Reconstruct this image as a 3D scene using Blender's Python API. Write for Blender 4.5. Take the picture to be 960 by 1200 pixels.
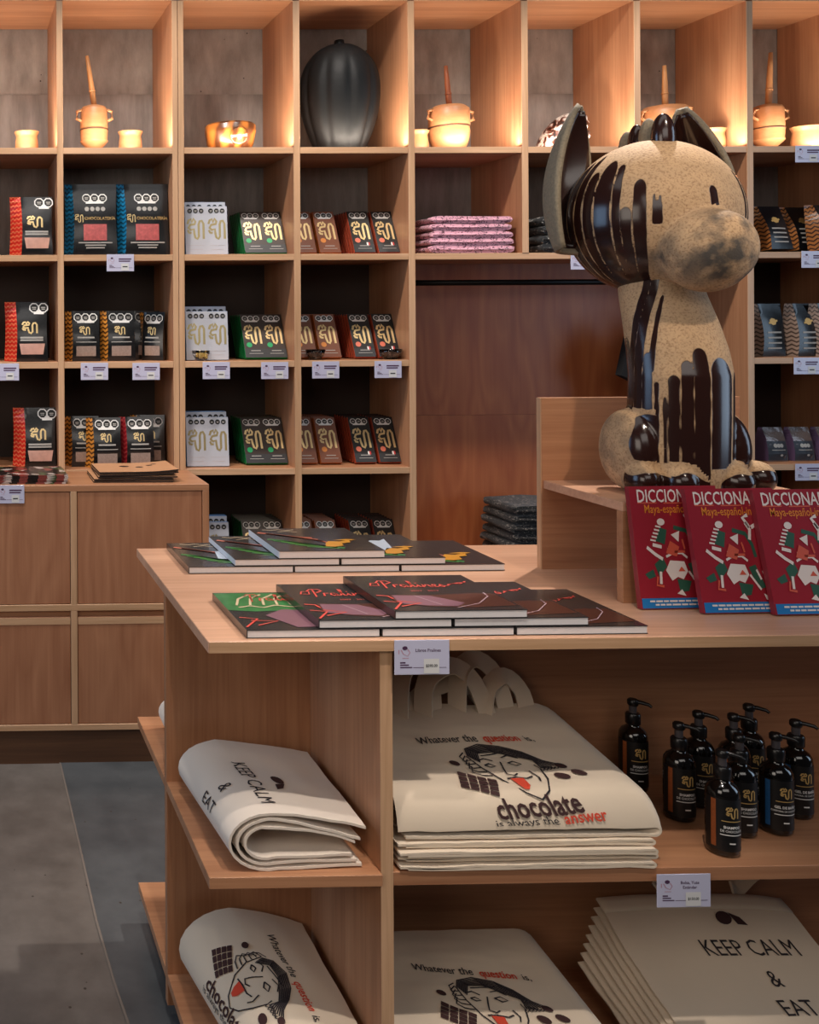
import bpy, bmesh, math, random
from mathutils import Vector, Matrix, noise
random.seed(7)
PI = math.pi
for o in list(bpy.data.objects): bpy.data.objects.remove(o)
scene = bpy.context.scene
COL = scene.collection

# ------------------------------------------------------------------ camera (shift lens, level)
FPX, PPX, PPY, CAMH = 1150.0, -26.0, 372.0, 1.5
cd = bpy.data.cameras.new('camera'); cam = bpy.data.objects.new('camera', cd); COL.objects.link(cam)
cd.sensor_fit = 'HORIZONTAL'; cd.sensor_width = 36.0
cd.lens = FPX / 960 * 36.0
cd.shift_x = (480 - PPX) / 960; cd.shift_y = -(600 - PPY) / 960
cd.clip_start = 0.05; cd.clip_end = 60
CROT = Matrix.Rotation(-0.0187, 3, 'Z') @ Matrix.Rotation(PI / 2, 3, 'X') @ Matrix.Rotation(-0.0055, 3, 'Z')
cam.matrix_world = Matrix.Translation((0, 0, CAMH)) @ CROT.to_4x4()
scene.camera = cam

def ray(x, y): return CROT @ Vector(((x - PPX) / FPX, -(y - PPY) / FPX, -1))
def aY(x, y, Y): d = ray(x, y); return Vector((0, 0, CAMH)) + d * (Y / d.y)          # point of the place at depth Y
def aZ(x, y, Z): d = ray(x, y); return Vector((0, 0, CAMH)) + d * ((Z - CAMH) / d.z)  # point of the place at height Z
def xY(x, Y): return aY(x, 300, Y).x

# ------------------------------------------------------------------ world, exposure, lights
scene.view_settings.view_transform = 'Standard'; scene.view_settings.look = 'None'
scene.view_settings.gamma = 1.0; scene.view_settings.use_curve_mapping = False
scene.view_settings.exposure = 0.0
w = bpy.data.worlds.new('world'); scene.world = w; w.use_nodes = True
w.node_tree.nodes['Background'].inputs[0].default_value = (0.80, 0.86, 1.0, 1)
w.node_tree.nodes['Background'].inputs[1].default_value = 0.025

def look(o, target):
    d = Vector(target) - o.location
    o.rotation_euler = d.to_track_quat('-Z', 'Y').to_euler()
def area(name, loc, target, sx, sy, power, col):
    l = bpy.data.lights.new(name, 'AREA'); l.shape = 'RECTANGLE'; l.size = sx; l.size_y = sy
    l.energy = power; l.color = col
    o = bpy.data.objects.new(name, l); COL.objects.link(o); o.location = loc; look(o, target); return o
def spot(name, loc, target, power, col, deg, blend=0.35, r=0.03):
    l = bpy.data.lights.new(name, 'SPOT'); l.energy = power; l.color = col
    l.spot_size = math.radians(deg); l.spot_blend = blend; l.shadow_soft_size = r
    o = bpy.data.objects.new(name, l); COL.objects.link(o); o.location = loc; look(o, target); return o
WARM = (1.0, 0.84, 0.68); COOL = (0.58, 0.77, 1.0); NEUT = (1.0, 0.91, 0.83)
area('window_light_left', (-2.9, 2.3, 1.95), (1.2, 2.1, 1.3), 1.5, 1.9, 34, (0.42, 0.66, 1.0))
area('window_light_right', (4.6, 1.2, 1.9), (1.6, 1.9, 1.4), 1.4, 2.2, 30, COOL)
area('fill_light_left', (-1.7, -0.4, 2.0), (0.9, 2.0, 0.6), 1.6, 1.4, 25, (1.0, 0.88, 0.76))  # added warm fill from the left for the table bays, no real source
area('fill_light_front', (1.0, -0.5, 2.6), (1.2, 1.8, 0.6), 2.2, 1.0, 17, (1.0, 0.92, 0.85))  # added soft fill from the front, not an actual window
area('fill_light_overhead', (0.9, 1.5, 3.5), (0.9, 1.6, 0.0), 3.0, 1.0, 13, (1.0, 0.95, 0.92))  # added overhead fill imitating ceiling bounce, no such fixture
spot('track_spot_table', (0.30, 1.35, 3.1), (0.68, 2.05, 0.9), 72, NEUT, 32, 0.8)
spot('track_spot_front', (0.85, 0.98, 3.1), (0.90, 1.66, 0.7), 135, NEUT, 30, 0.8)
spot('track_spot_behind', (2.0, 2.85, 3.1), (1.35, 2.05, 0.93), 175, NEUT, 44, 0.3)
spot('track_spot_statue', (1.75, 0.7, 3.1), (1.5, 2.05, 1.62), 82, WARM, 23, 0.6, 0.05)
for i, x in enumerate((0.1, 0.95, 1.8, 2.65)):
    spot('track_spot_shelves', (x - 0.55, 2.95, 3.15), (x, 3.6, 1.15), 80, NEUT, 80, 0.8, 0.05)
spot('track_spot_counter', (-0.25, 2.3, 3.1), (0.4, 3.2, 0.7), 75, NEUT, 50, 0.7, 0.05)

# ------------------------------------------------------------------ mesh helpers
class B:
    def __init__(s): s.bm = bmesh.new()
    def box(s, x0, x1, y0, y1, z0, z1, bev=0.0):
        r = bmesh.ops.create_cube(s.bm, size=1.0)['verts']
        for v in r: v.co = Vector(((x0 + x1) / 2 + v.co.x * (x1 - x0), (y0 + y1) / 2 + v.co.y * (y1 - y0), (z0 + z1) / 2 + v.co.z * (z1 - z0)))
        if bev > 0:
            es = list({e for v in r for e in v.link_edges})
            bmesh.ops.bevel(s.bm, geom=es, offset=bev, segments=1, affect='EDGES', profile=0.5)
        return s
    def loft(s, rings, closed=True, cap0=True, cap1=True):
        vs = [[s.bm.verts.new(p) for p in r] for r in rings]
        n = len(rings[0])
        for a, b in zip(vs[:-1], vs[1:]):
            for i in range(n if closed else n - 1):
                j = (i + 1) % n
                try: s.bm.faces.new((a[i], a[j], b[j], b[i]))
                except ValueError: pass
        if closed and cap0: s.bm.faces.new(vs[0][::-1])
        if closed and cap1: s.bm.faces.new(vs[-1])
        return s
    def lathe(s, prof, c=(0, 0, 0), n=32, sx=1.0, sy=1.0):
        rings = []
        for r, z in prof:
            rings.append([Vector((c[0] + max(r, 1e-4) * sx * math.cos(2 * PI * k / n), c[1] + max(r, 1e-4) * sy * math.sin(2 * PI * k / n), c[2] + z)) for k in range(n)])
        return s.loft(rings)
    def tube(s, pts, r, n=8, taper=None):
        pts = [Vector(p) for p in pts]; rings = []
        for i, p in enumerate(pts):
            t = (pts[min(i + 1, len(pts) - 1)] - pts[max(i - 1, 0)]).normalized()
            u = t.cross(Vector((0.01, 0.02, 1)))
            if u.length < 1e-3: u = t.cross(Vector((0, 1, 0.02)))
            u.normalize(); v = t.cross(u)
            rr = r if taper is None else r * taper[i]
            rings.append([p + u * rr * math.cos(2 * PI * k / n) + v * rr * math.sin(2 * PI * k / n) for k in range(n)])
        return s.loft(rings)
    def ell(s, c, r, nu=32, nv=20):
        rings = []
        for i in range(nv + 1):
            a = -PI / 2 + PI * (0.02 + 0.96 * i / nv)
            rings.append([Vector((c[0] + r[0] * math.cos(a) * math.cos(2 * PI * k / nu), c[1] + r[1] * math.cos(a) * math.sin(2 * PI * k / nu), c[2] + r[2] * math.sin(a))) for k in range(nu)])
        return s.loft(rings)
    def poly(s, pts):
        try: s.bm.faces.new([s.bm.verts.new(p) for p in pts])
        except ValueError: pass
        return s
    def sheet(s, fn, nu, nv, th):
        """solid cloth: fn(u,v) gives the top, th the thickness downwards along the normal"""
        P = [[Vector(fn(i / nu, j / nv)) for i in range(nu + 1)] for j in range(nv + 1)]
        Q = []
        for j in range(nv + 1):
            row = []
            for i in range(nu + 1):
                du = P[j][min(i + 1, nu)] - P[j][max(i - 1, 0)]; dv = P[min(j + 1, nv)][i] - P[max(j - 1, 0)][i]
                nn = du.cross(dv); nn = nn.normalized() if nn.length > 1e-9 else Vector((0, 0, 1))
                row.append(P[j][i] - nn * th)
            Q.append(row)
        vp = [[s.bm.verts.new(p) for p in r] for r in P]; vq = [[s.bm.verts.new(p) for p in r] for r in Q]
        for j in range(nv):
            for i in range(nu):
                s.bm.faces.new((vp[j][i], vp[j][i + 1], vp[j + 1][i + 1], vp[j + 1][i]))
                s.bm.faces.new((vq[j][i], vq[j + 1][i], vq[j + 1][i + 1], vq[j][i + 1]))
        for j in range(nv):
            s.bm.faces.new((vp[j][0], vp[j + 1][0], vq[j + 1][0], vq[j][0]))
            s.bm.faces.new((vp[j][nu], vq[j][nu], vq[j + 1][nu], vp[j + 1][nu]))
        for i in range(nu):
            s.bm.faces.new((vp[0][i], vq[0][i], vq[0][i + 1], vp[0][i + 1]))
            s.bm.faces.new((vp[nv][i], vp[nv][i + 1], vq[nv][i + 1], vq[nv][i]))
        return s
    def strokes(s, lines, wd, fn):
        """flat brush strokes: polylines in 2D widened and carried onto a surface by fn(x,y)"""
        for ln in lines:
            pts = [Vector((p[0], p[1])) for p in ln]; L = []; R = []
            for i, p in enumerate(pts):
                t = (pts[min(i + 1, len(pts) - 1)] - pts[max(i - 1, 0)])
                t = t.normalized() if t.length > 1e-9 else Vector((1, 0))
                nrm = Vector((-t.y, t.x)) * wd / 2
                L.append(s.bm.verts.new(fn(*(p + nrm)))); R.append(s.bm.verts.new(fn(*(p - nrm))))
            for i in range(len(pts) - 1):
                s.bm.faces.new((L[i], R[i], R[i + 1], L[i + 1]))
        return s
    def disc(s, cx, cy, rx, ry, fn, n=16, rot=0.0):
        c = s.bm.verts.new(fn(cx, cy)); rim = []
        for k in range(n):
            a = 2 * PI * k / n; x, y = rx * math.cos(a), ry * math.sin(a)
            rim.append(s.bm.verts.new(fn(cx + x * math.cos(rot) - y * math.sin(rot), cy + x * math.sin(rot) + y * math.cos(rot))))
        for k in range(n): s.bm.faces.new((c, rim[k], rim[(k + 1) % n]))
        return s
    def rect(s, x0, x1, y0, y1, fn, n=4, m=3):
        g = [[s.bm.verts.new(fn(x0 + (x1 - x0) * i / n, y0 + (y1 - y0) * j / m)) for i in range(n + 1)] for j in range(m + 1)]
        for j in range(m):
            for i in range(n): s.bm.faces.new((g[j][i], g[j][i + 1], g[j + 1][i + 1], g[j + 1][i]))
        return s
    def shape(s, pts, fn):
        return s.poly([fn(*p) for p in pts])
    def text(s, body, size, fn, cx=0.0, cy=0.0, sx=1.0, rot=0.0, align='CENTER', shear=0.0, fat=0.0, grid=0.0):
        if grid:
            t = bmesh.new(); B.text(type('q', (), {'bm': t})(), body, size, lambda x, y: Vector((x, y, 0)), cx, cy, sx, rot, align, shear, fat)
            for ax in (0, 1):
                lo = min(v.co[ax] for v in t.verts); hi = max(v.co[ax] for v in t.verts); n = int((hi - lo) / grid) + 1
                for i in range(1, n):
                    co = Vector((0, 0, 0)); co[ax] = lo + (hi - lo) * i / n; no = Vector((0, 0, 0)); no[ax] = 1
                    bmesh.ops.bisect_plane(t, geom=t.verts[:] + t.edges[:] + t.faces[:], plane_co=co, plane_no=no)
            mp = {v: s.bm.verts.new(fn(v.co.x, v.co.y)) for v in t.verts}
            for f in t.faces:
                try: s.bm.faces.new([mp[v] for v in f.verts])
                except ValueError: pass
            t.free(); return s
        V, F = text_geo(body, align, fat)
        ca, sa = math.cos(rot), math.sin(rot); vs = []
        for x, y in V:
            x2, y2 = (x + shear * y) * size * sx, y * size
            vs.append(s.bm.verts.new(fn(cx + x2 * ca - y2 * sa, cy + x2 * sa + y2 * ca)))
        for f in F:
            try: s.bm.faces.new([vs[i] for i in f])
            except ValueError: pass
        return s
    def move(s, off):
        for v in s.bm.verts: v.co += Vector(off)
        return s

_tc = {}
def text_geo(body, align, fat):
    k = (body, align, fat)
    if k in _tc: return _tc[k]
    cu = bpy.data.curves.new('lettering', 'FONT'); cu.body = body; cu.size = 1.0; cu.align_x = align; cu.align_y = 'CENTER'
    cu.resolution_u = 2; cu.offset = fat
    o = bpy.data.objects.new('lettering', cu); COL.objects.link(o)
    dg = bpy.context.evaluated_depsgraph_get(); me = o.evaluated_get(dg).to_mesh()
    r = ([(v.co.x, v.co.y) for v in me.vertices], [tuple(p.vertices) for p in me.polygons])
    o.evaluated_get(dg).to_mesh_clear()
    bpy.data.objects.remove(o); bpy.data.curves.remove(cu)
    _tc[k] = r; return r

def obj(name, b, m, parent=None, smooth=False, world=False, kind=None, label=None, recalc=True, ang=None):
    bm = b.bm
    if recalc: bmesh.ops.recalc_face_normals(bm, faces=bm.faces)
    if world and parent is not None:
        off = -(parent.location + (parent.parent.location if parent.parent else Vector()))
        for v in bm.verts: v.co += off
    me = bpy.data.meshes.new(name); bm.to_mesh(me); bm.free()
    if m is not None: me.materials.append(m)
    if smooth:
        for p in me.polygons: p.use_smooth = True
        if ang: me.set_sharp_from_angle(angle=math.radians(ang))
    o = bpy.data.objects.new(name, me); COL.objects.link(o)
    if parent is not None: o.parent = parent
    if kind: o['kind'] = kind
    if label: o['label'] = label
    return o
def tag(o, label, cat, group=None):
    o['label'] = label; o['category'] = cat
    if group: o['group'] = group
    return o
def thing(name, label, cat, loc=(0, 0, 0), rz=0.0, group=None, rx=0.0):
    o = bpy.data.objects.new(name, None); COL.objects.link(o); o.empty_display_size = 0.05
    o.location = loc; o.rotation_euler = (rx, 0, rz)
    return tag(o, label, cat, group)
KIDS = {}
def children(o): return [c for c in COL.objects if c.parent == o]
def dup(root, label, loc, rz=0.0, rx=0.0, group=None, scale=None, skip=()):
    if root not in KIDS: KIDS[root] = [(c, children(c)) for c in children(root)]
    r = root.copy(); COL.objects.link(r); r.location = loc; r.rotation_euler = (rx, 0, rz); r['label'] = label
    if group: r['group'] = group
    if scale: r.scale = scale
    for c, gs in KIDS[root]:
        if c.name.split('.')[0] in skip: continue
        k = c.copy(); COL.objects.link(k); k.parent = r
        for g in gs: q = g.copy(); COL.objects.link(q); q.parent = k
    return r

# ------------------------------------------------------------------ materials
def lin(h):
    h = h.lstrip('#'); r = []
    for i in (0, 2, 4):
        c = int(h[i:i + 2], 16) / 255; r.append(c / 12.92 if c <= 0.04045 else ((c + 0.055) / 1.055) ** 2.4)
    return (*r, 1.0)
def mat(name, h, rough=0.5, metal=0.0, coat=0.0, var=0.0, scale=30.0, bump=0.0, emis=None, trans=0.0, sheen=0.0, spec=0.5):
    m = bpy.data.materials.new(name); m.use_nodes = True; nt = m.node_tree; p = nt.nodes['Principled BSDF']
    c = lin(h); p.inputs['Base Color'].default_value = c; p.inputs['Roughness'].default_value = rough
    p.inputs['Metallic'].default_value = metal; p.inputs['Coat Weight'].default_value = coat; p.inputs['Coat Roughness'].default_value = 0.12
    p.inputs['Transmission Weight'].default_value = trans; p.inputs['Sheen Weight'].default_value = sheen
    p.inputs['Specular IOR Level'].default_value = spec
    if var or bump:
        tc = nt.nodes.new('ShaderNodeTexCoord'); n = nt.nodes.new('ShaderNodeTexNoise')
        n.inputs['Scale'].default_value = scale; n.inputs['Detail'].default_value = 5; nt.links.new(tc.outputs['Object'], n.inputs['Vector'])
        if var:
            mx = nt.nodes.new('ShaderNodeMix'); mx.data_type = 'RGBA'
            mx.inputs['A'].default_value = tuple(min(1, x * (1 - var)) for x in c[:3]) + (1,)
            mx.inputs['B'].default_value = tuple(min(1, x * (1 + var)) for x in c[:3]) + (1,)
            nt.links.new(n.outputs['Fac'], mx.inputs['Factor']); nt.links.new(mx.outputs['Result'], p.inputs['Base Color'])
        if bump:
            bp = nt.nodes.new('ShaderNodeBump'); bp.inputs['Strength'].default_value = bump; bp.inputs['Distance'].default_value = 0.004
            nt.links.new(n.outputs['Fac'], bp.inputs['Height']); nt.links.new(bp.outputs['Normal'], p.inputs['Normal'])
    return m
def wood(name, c0, c1, axis='X', rough=0.42, fine=90.0, figure=0.0, contrast=1.0):
    m = bpy.data.materials.new(name); m.use_nodes = True; nt = m.node_tree; N = nt.nodes; L = nt.links; p = N['Principled BSDF']
    p.inputs['Roughness'].default_value = rough
    tc = N.new('ShaderNodeTexCoord'); oi = N.new('ShaderNodeObjectInfo')
    ad = N.new('ShaderNodeVectorMath'); ad.operation = 'ADD'
    ml = N.new('ShaderNodeMath'); ml.operation = 'MULTIPLY'; ml.inputs[1].default_value = 37.0
    L.new(oi.outputs['Random'], ml.inputs[0]); L.new(tc.outputs['Object'], ad.inputs[0]); L.new(ml.outputs[0], ad.inputs[1])
    def stretched(k):
        mp = N.new('ShaderNodeMapping'); sc = [k, k, k]; sc['XYZ'.index(axis)] = k * 0.035
        mp.inputs['Scale'].default_value = sc; L.new(ad.outputs[0], mp.inputs['Vector']); return mp
    a = N.new('ShaderNodeTexNoise'); a.inputs['Scale'].default_value = 1.0; a.inputs['Detail'].default_value = 6; a.inputs['Roughness'].default_value = 0.6
    a.inputs['Distortion'].default_value = 0.4
    L.new(stretched(fine).outputs[0], a.inputs['Vector'])
    b = N.new('ShaderNodeTexNoise'); b.inputs['Scale'].default_value = 1.0; b.inputs['Detail'].default_value = 3
    L.new(stretched(fine * 0.16).outputs[0], b.inputs['Vector'])
    mx = N.new('ShaderNodeMix'); mx.inputs['Factor'].default_value = 0.5
    L.new(a.outputs['Fac'], mx.inputs['A']); L.new(b.outputs['Fac'], mx.inputs['B'])
    out = mx.outputs['Result']
    if figure > 0:
        mp = N.new('ShaderNodeMapping'); sc = [7.0, 7.0, 7.0]; sc['XYZ'.index(axis)] = 1.6
        mp.inputs['Scale'].default_value = sc; L.new(ad.outputs[0], mp.inputs['Vector'])
        g = N.new('ShaderNodeTexNoise'); g.inputs['Scale'].default_value = 1.0; g.inputs['Detail'].default_value = 1.5; L.new(mp.outputs[0], g.inputs['Vector'])
        s1 = N.new('ShaderNodeMath'); s1.operation = 'MULTIPLY'; s1.inputs[1].default_value = 14.0; L.new(g.outputs['Fac'], s1.inputs[0])
        s2 = N.new('ShaderNodeMath'); s2.operation = 'PINGPONG'; s2.inputs[1].default_value = 1.0; L.new(s1.outputs[0], s2.inputs[0])
        m2 = N.new('ShaderNodeMix'); m2.inputs['Factor'].default_value = figure; L.new(out, m2.inputs['A']); L.new(s2.outputs[0], m2.inputs['B']); out = m2.outputs['Result']
    cr = N.new('ShaderNodeValToRGB'); e = cr.color_ramp.elements
    e[0].position = 0.5 - 0.22 / contrast; e[1].position = 0.5 + 0.2 / contrast; e[0].color = lin(c0); e[1].color = lin(c1)
    L.new(out, cr.inputs['Fac']); L.new(cr.outputs['Color'], p.inputs['Base Color'])
    bp = N.new('ShaderNodeBump'); bp.inputs['Strength'].default_value = 0.12; bp.inputs['Distance'].default_value = 0.002
    L.new(a.outputs['Fac'], bp.inputs['Height']); L.new(bp.outputs['Normal'], p.inputs['Normal'])
    return m
W0, W1 = '#935f41', '#c08c66'
M = {}
for ax in 'XYZ': M['oak' + ax] = wood('oak_grain_' + ax.lower(), W0, W1, ax)
M['door'] = wood('oak_veneer_figured', '#945f42', '#b47e5c', 'Z', figure=0.16)
M['closet'] = wood('oak_veneer_closet', '#985030', '#b26a40', 'Z', figure=0.22)
M['oak_edge'] = wood('oak_edge_band', '#b0865f', '#d8ae8a', 'X', fine=140)
M['oak_edgeZ'] = wood('oak_edge_band_upright', '#b0865f', '#d8ae8a', 'Z', fine=140)
M['tabletop'] = wood('oak_tabletop', '#b48468', '#dcac8c', 'X', rough=0.36)
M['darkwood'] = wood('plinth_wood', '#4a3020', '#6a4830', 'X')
# ------------------------------------------------------------------ the setting
def concrete(name, a, b, rough, sc, bump, stretch=(1, 1, 1), dots=0.0):
    m = bpy.data.materials.new(name); m.use_nodes = True; nt = m.node_tree; N = nt.nodes; L = nt.links; p = N['Principled BSDF']
    p.inputs['Roughness'].default_value = rough
    tc = N.new('ShaderNodeTexCoord'); mp = N.new('ShaderNodeMapping'); mp.inputs['Scale'].default_value = stretch; L.new(tc.outputs['Object'], mp.inputs['Vector'])
    n = N.new('ShaderNodeTexNoise'); n.inputs['Scale'].default_value = sc; n.inputs['Detail'].default_value = 8; n.inputs['Roughness'].default_value = 0.62; L.new(mp.outputs[0], n.inputs['Vector'])
    cr = N.new('ShaderNodeValToRGB'); e = cr.color_ramp.elements; e[0].position = 0.3; e[1].position = 0.7; e[0].color = lin(a); e[1].color = lin(b)
    L.new(n.outputs['Fac'], cr.inputs['Fac']); src = cr.outputs['Color']
    if dots:
        v = N.new('ShaderNodeTexVoronoi'); v.inputs['Scale'].default_value = 26; L.new(tc.outputs['Object'], v.inputs['Vector'])
        lt = N.new('ShaderNodeMath'); lt.operation = 'LESS_THAN'; lt.inputs[1].default_value = 0.09; L.new(v.outputs['Distance'], lt.inputs[0])
        n2 = N.new('ShaderNodeTexNoise'); n2.inputs['Scale'].default_value = 9; L.new(tc.outputs['Object'], n2.inputs['Vector'])
        gt = N.new('ShaderNodeMath'); gt.operation = 'GREATER_THAN'; gt.inputs[1].default_value = 0.56; L.new(n2.outputs['Fac'], gt.inputs[0])
        mu = N.new('ShaderNodeMath'); mu.operation = 'MULTIPLY'; L.new(lt.outputs[0], mu.inputs[0]); L.new(gt.outputs[0], mu.inputs[1])
        mx = N.new('ShaderNodeMix'); mx.data_type = 'RGBA'; mx.inputs['B'].default_value = lin('#3a332e')
        L.new(mu.outputs[0], mx.inputs['Factor']); L.new(src, mx.inputs['A']); src = mx.outputs['Result']
    L.new(src, p.inputs['Base Color'])
    bp = N.new('ShaderNodeBump'); bp.inputs['Strength'].default_value = bump; bp.inputs['Distance'].default_value = 0.004
    L.new(n.outputs['Fac'], bp.inputs['Height']); L.new(bp.outputs['Normal'], p.inputs['Normal'])
    return m
M['floorL'] = concrete('floor_concrete_warm', '#57514c', '#756e68', 0.36, 6, 0.12, (1, 1, 1), 1.0)
M['floorR'] = concrete('floor_concrete_slate', '#404447', '#585b5d', 0.3, 6, 0.12, (1, 1, 1), 1.0)
M['seam'] = mat('floor_joint', '#6f655d', 0.7)
M['wall'] = concrete('board_formed_concrete', '#7c7470', '#a49b95', 0.85, 7, 0.35, (2.2, 1, 0.8), 1.0)
M['wall2'] = concrete('board_formed_concrete_lower', '#756d69', '#968d88', 0.85, 9, 0.3, (3.0, 1, 0.5))

fl = obj('floor', B().box(-3.5, 5.2, -2.2, 4.1, -0.1, 0), M['floorL'], kind='structure')
seam = [aZ(x, y, 0) for x, y in ((70, 893), (80, 935), (95, 1000), (113, 1080), (133, 1150), (150, 1200))]
seam = [Vector((seam[0].x - 0.01, 4.05, 0))] + seam + [Vector((seam[-1].x + 0.12, -2.1, 0))]
b = B(); top = [b.bm.verts.new((p.x, p.y, 0.0025)) for p in seam]; rt = [b.bm.verts.new((5.15, p.y, 0.0025)) for p in seam]
for i in range(len(seam) - 1): b.bm.faces.new((top[i], top[i + 1], rt[i + 1], rt[i]))
obj('slab', b, M['floorR'], fl, label='darker slate grey concrete slab')
b = B(); b.strokes([[(p.x, p.y) for p in seam]], 0.006, lambda x, y: Vector((x, y, 0.0032)))
obj('joint', b, M['seam'], fl)
YS, YB = 3.58, 3.945                                   # front and back plane of the wall shelving
wb = obj('wall_back', B().box(-3.5, 5.2, YB, YB + 0.12, 0, 3.3), M['wall'], kind='structure')
zj = aY(100, 111, YB).z                                # the horizontal pour joint seen behind the top row
obj('concrete_panel', B().box(-3.5, 5.2, YB - 0.003, YB, 0, zj), M['wall2'], wb)

# ------------------------------------------------------------------ wall shelving
ROW = [2.119, 1.727, 1.335, 0.940, 0.548]              # tops of the shelves, top row first
ST = 0.023; DT = 0.024; TOP = 2.657
DIV = [(-0.085, -0.061), (0.360, 0.3825), (0.7835, 0.8035), (0.8055, 0.8258), (1.230, 1.254), (1.6550, 1.679), (2.0775, 2.1015), (2.4985, 2.5220), (2.9200, 2.944), (3.342, 3.366)]
EB = 0.0025
def unit(label, i0, i1, closet=None):
    x0, x1 = DIV[i0][0], DIV[i1][1]
    t = thing('shelf_unit', label, 'shelving', ((x0 + x1) / 2, (YS + YB) / 2, 0))
    for k in range(i0, i1 + 1):
        a, c = DIV[k]
        z0 = ROW[1] if closet and closet[0] < k < closet[1] else 0.0
        obj('divider', B().box(a, c, YS + EB, YB - 0.004, z0, TOP, 0.0), M['oakZ'], t, world=True)
        obj('edge_band', B().box(a, c, YS, YS + EB, z0, TOP, 0.0008), M['oak_edgeZ'], t, world=True)
    def board(a, c, z):
        obj('shelf', B().box(a, c, YS + 0.002 + EB, YB - 0.004, z - ST, z), M['oakX'], t, world=True)
        obj('edge_band', B().box(a, c, YS + 0.002, YS + 0.002 + EB, z - ST, z, 0.0008), M['oak_edge'], t, world=True)
    for k in range(i0, i1):
        a, c = DIV[k][1], DIV[k + 1][0]
        board(a, c, TOP + ST)
        obj('led_channel', B().box(a + 0.01, c - 0.01, YS + 0.012, YS + 0.022, ROW[0] - 0.002, ROW[0] + 0.0004), M['alu'], t, world=True)
        for r, z in enumerate(ROW + [0.12]):
            if closet and closet[0] <= k < closet[1] and r >= 1: continue
            board(a, c, z)
    for k in range(i0, i1):                        # dark panels added behind the lower rows to deepen their shade
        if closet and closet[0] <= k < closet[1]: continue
        obj('back_panel', B().box(DIV[k][1], DIV[k + 1][0], YB - 0.012, YB - 0.0045, 0.125, ROW[1] - ST), M['back_dark'], t, world=True, label='dark brown panel added to deepen the shade')
    if closet:
        a, c = DIV[closet[0]][1], DIV[closet[1]][0]
        board(a, c, ROW[1]); board(a, c, ROW[4]); board(a, c, 0.12)
        zs = aY(560, 486, YB - 0.03).z
        obj('back_panel', B().box(a, c, YB - 0.03, YB - 0.004, ROW[4], zs - 0.0008), M['closet'], t, world=True)
        obj('back_panel', B().box(a, c, YB - 0.03, YB - 0.004, zs, ROW[1] - ST), M['closet'], t, world=True)
        zr = aY(600, 331, 3.75).z
        obj('hanging_rail', B().tube([(a, 3.75, zr), ((a + c) / 2, 3.75, zr), (c, 3.75, zr)], 0.011, 12), M['blackmetal'], t, smooth=True, world=True, label='black hanging rail')
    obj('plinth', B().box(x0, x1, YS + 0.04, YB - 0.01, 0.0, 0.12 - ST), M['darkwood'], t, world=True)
    return t
M['back_dark'] = mat('added_shade_brown', '#33261f', 0.7, var=0.15, scale=12)  # dark tone of the added panels, stands in for shelf shade
M['alu'] = mat('aluminium', '#b8b8b8', 0.4, 1.0)
M['blackmetal'] = mat('black_metal', '#0d0c0c', 0.45, 0.6)
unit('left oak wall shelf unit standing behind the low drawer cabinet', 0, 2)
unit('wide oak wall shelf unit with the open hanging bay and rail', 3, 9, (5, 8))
LED = (1.0, 0.84, 0.68)
for k in range(9):
    if k == 2: continue
    a, c = DIV[k][1], DIV[k + 1][0]
    area('led_strip_light', ((a + c) / 2, YS + 0.017, ROW[0] + 0.006), ((a + c) / 2, YS + 0.055, ROW[0] + 0.45), c - a - 0.03, 0.010, 3.3, LED)

# ------------------------------------------------------------------ low drawer cabinet
CX1, CY0, CZ = 0.835, 3.28, 0.936
t = thing('drawer_cabinet', 'low oak cabinet with four flat fronts under the leaflet piles', 'cabinet', (0.1, (CY0 + YS) / 2, 0))
obj('cabinet_top', B().box(-0.62, CX1, CY0, YS - 0.002, CZ - 0.021, CZ, 0.001), M['oakX'], t, world=True)
obj('carcass', B().box(-0.60, CX1 - 0.022, CY0 + 0.02, YS - 0.002, 0.135, CZ - 0.021), M['oakX'], t, world=True)
obj('side_panel', B().box(CX1 - 0.022, CX1, CY0, YS - 0.002, 0.115, CZ - 0.021, 0.001), M['oakZ'], t, world=True)
obj('bottom_rail', B().box(-0.62, CX1 - 0.022, CY0, CY0 + 0.022, 0.115, 0.135, 0.001), M['oak_edge'], t, world=True)
zm0, zm1 = aY(85, 716, CY0).z, aY(85, 708.5, CY0).z
obj('middle_rail', B().box(-0.62, CX1 - 0.022, CY0, CY0 + 0.02, zm0, zm1, 0.001), M['oak_edge'], t, world=True)
xd0, xd1 = xY(81, CY0), xY(88.5, CY0)
for za, zb in ((0.135, zm0), (zm1, CZ - 0.021)):
    obj('stile', B().box(xd0, xd1, CY0, CY0 + 0.02, za, zb, 0.001), M['oak_edgeZ'], t, world=True)
    obj('stile', B().box(-0.62 , -0.60, CY0, CY0 + 0.02, za, zb, 0.001), M['oak_edgeZ'], t, world=True)
for xa, xb in ((-0.60, xd0), (xd1, CX1 - 0.022)):
    obj('drawer_front', B().box(xa + 0.002, xb - 0.002, CY0 + 0.003, CY0 + 0.019, zm1 + 0.002, CZ - 0.023, 0.001), M['door'], t, world=True)
    zt = aY(85, 723.5, CY0).z
    d = obj('drawer_front', B().box(xa + 0.002, xb - 0.002, CY0 + 0.003, CY0 + 0.019, 0.137, zt, 0.001), M['door'], t, world=True)
    obj('edge_band', B().box(xa + 0.002, xb - 0.002, CY0 + 0.0015, CY0 + 0.0028, zt - 0.024, zt - 0.001), M['oak_edge'], d, world=True)
obj('plinth', B().box(-0.60, CX1 - 0.05, CY0 + 0.012, YS - 0.02, 0.0, 0.115), M['darkwood'], t, world=True, label='darker recessed plinth board')

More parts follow.
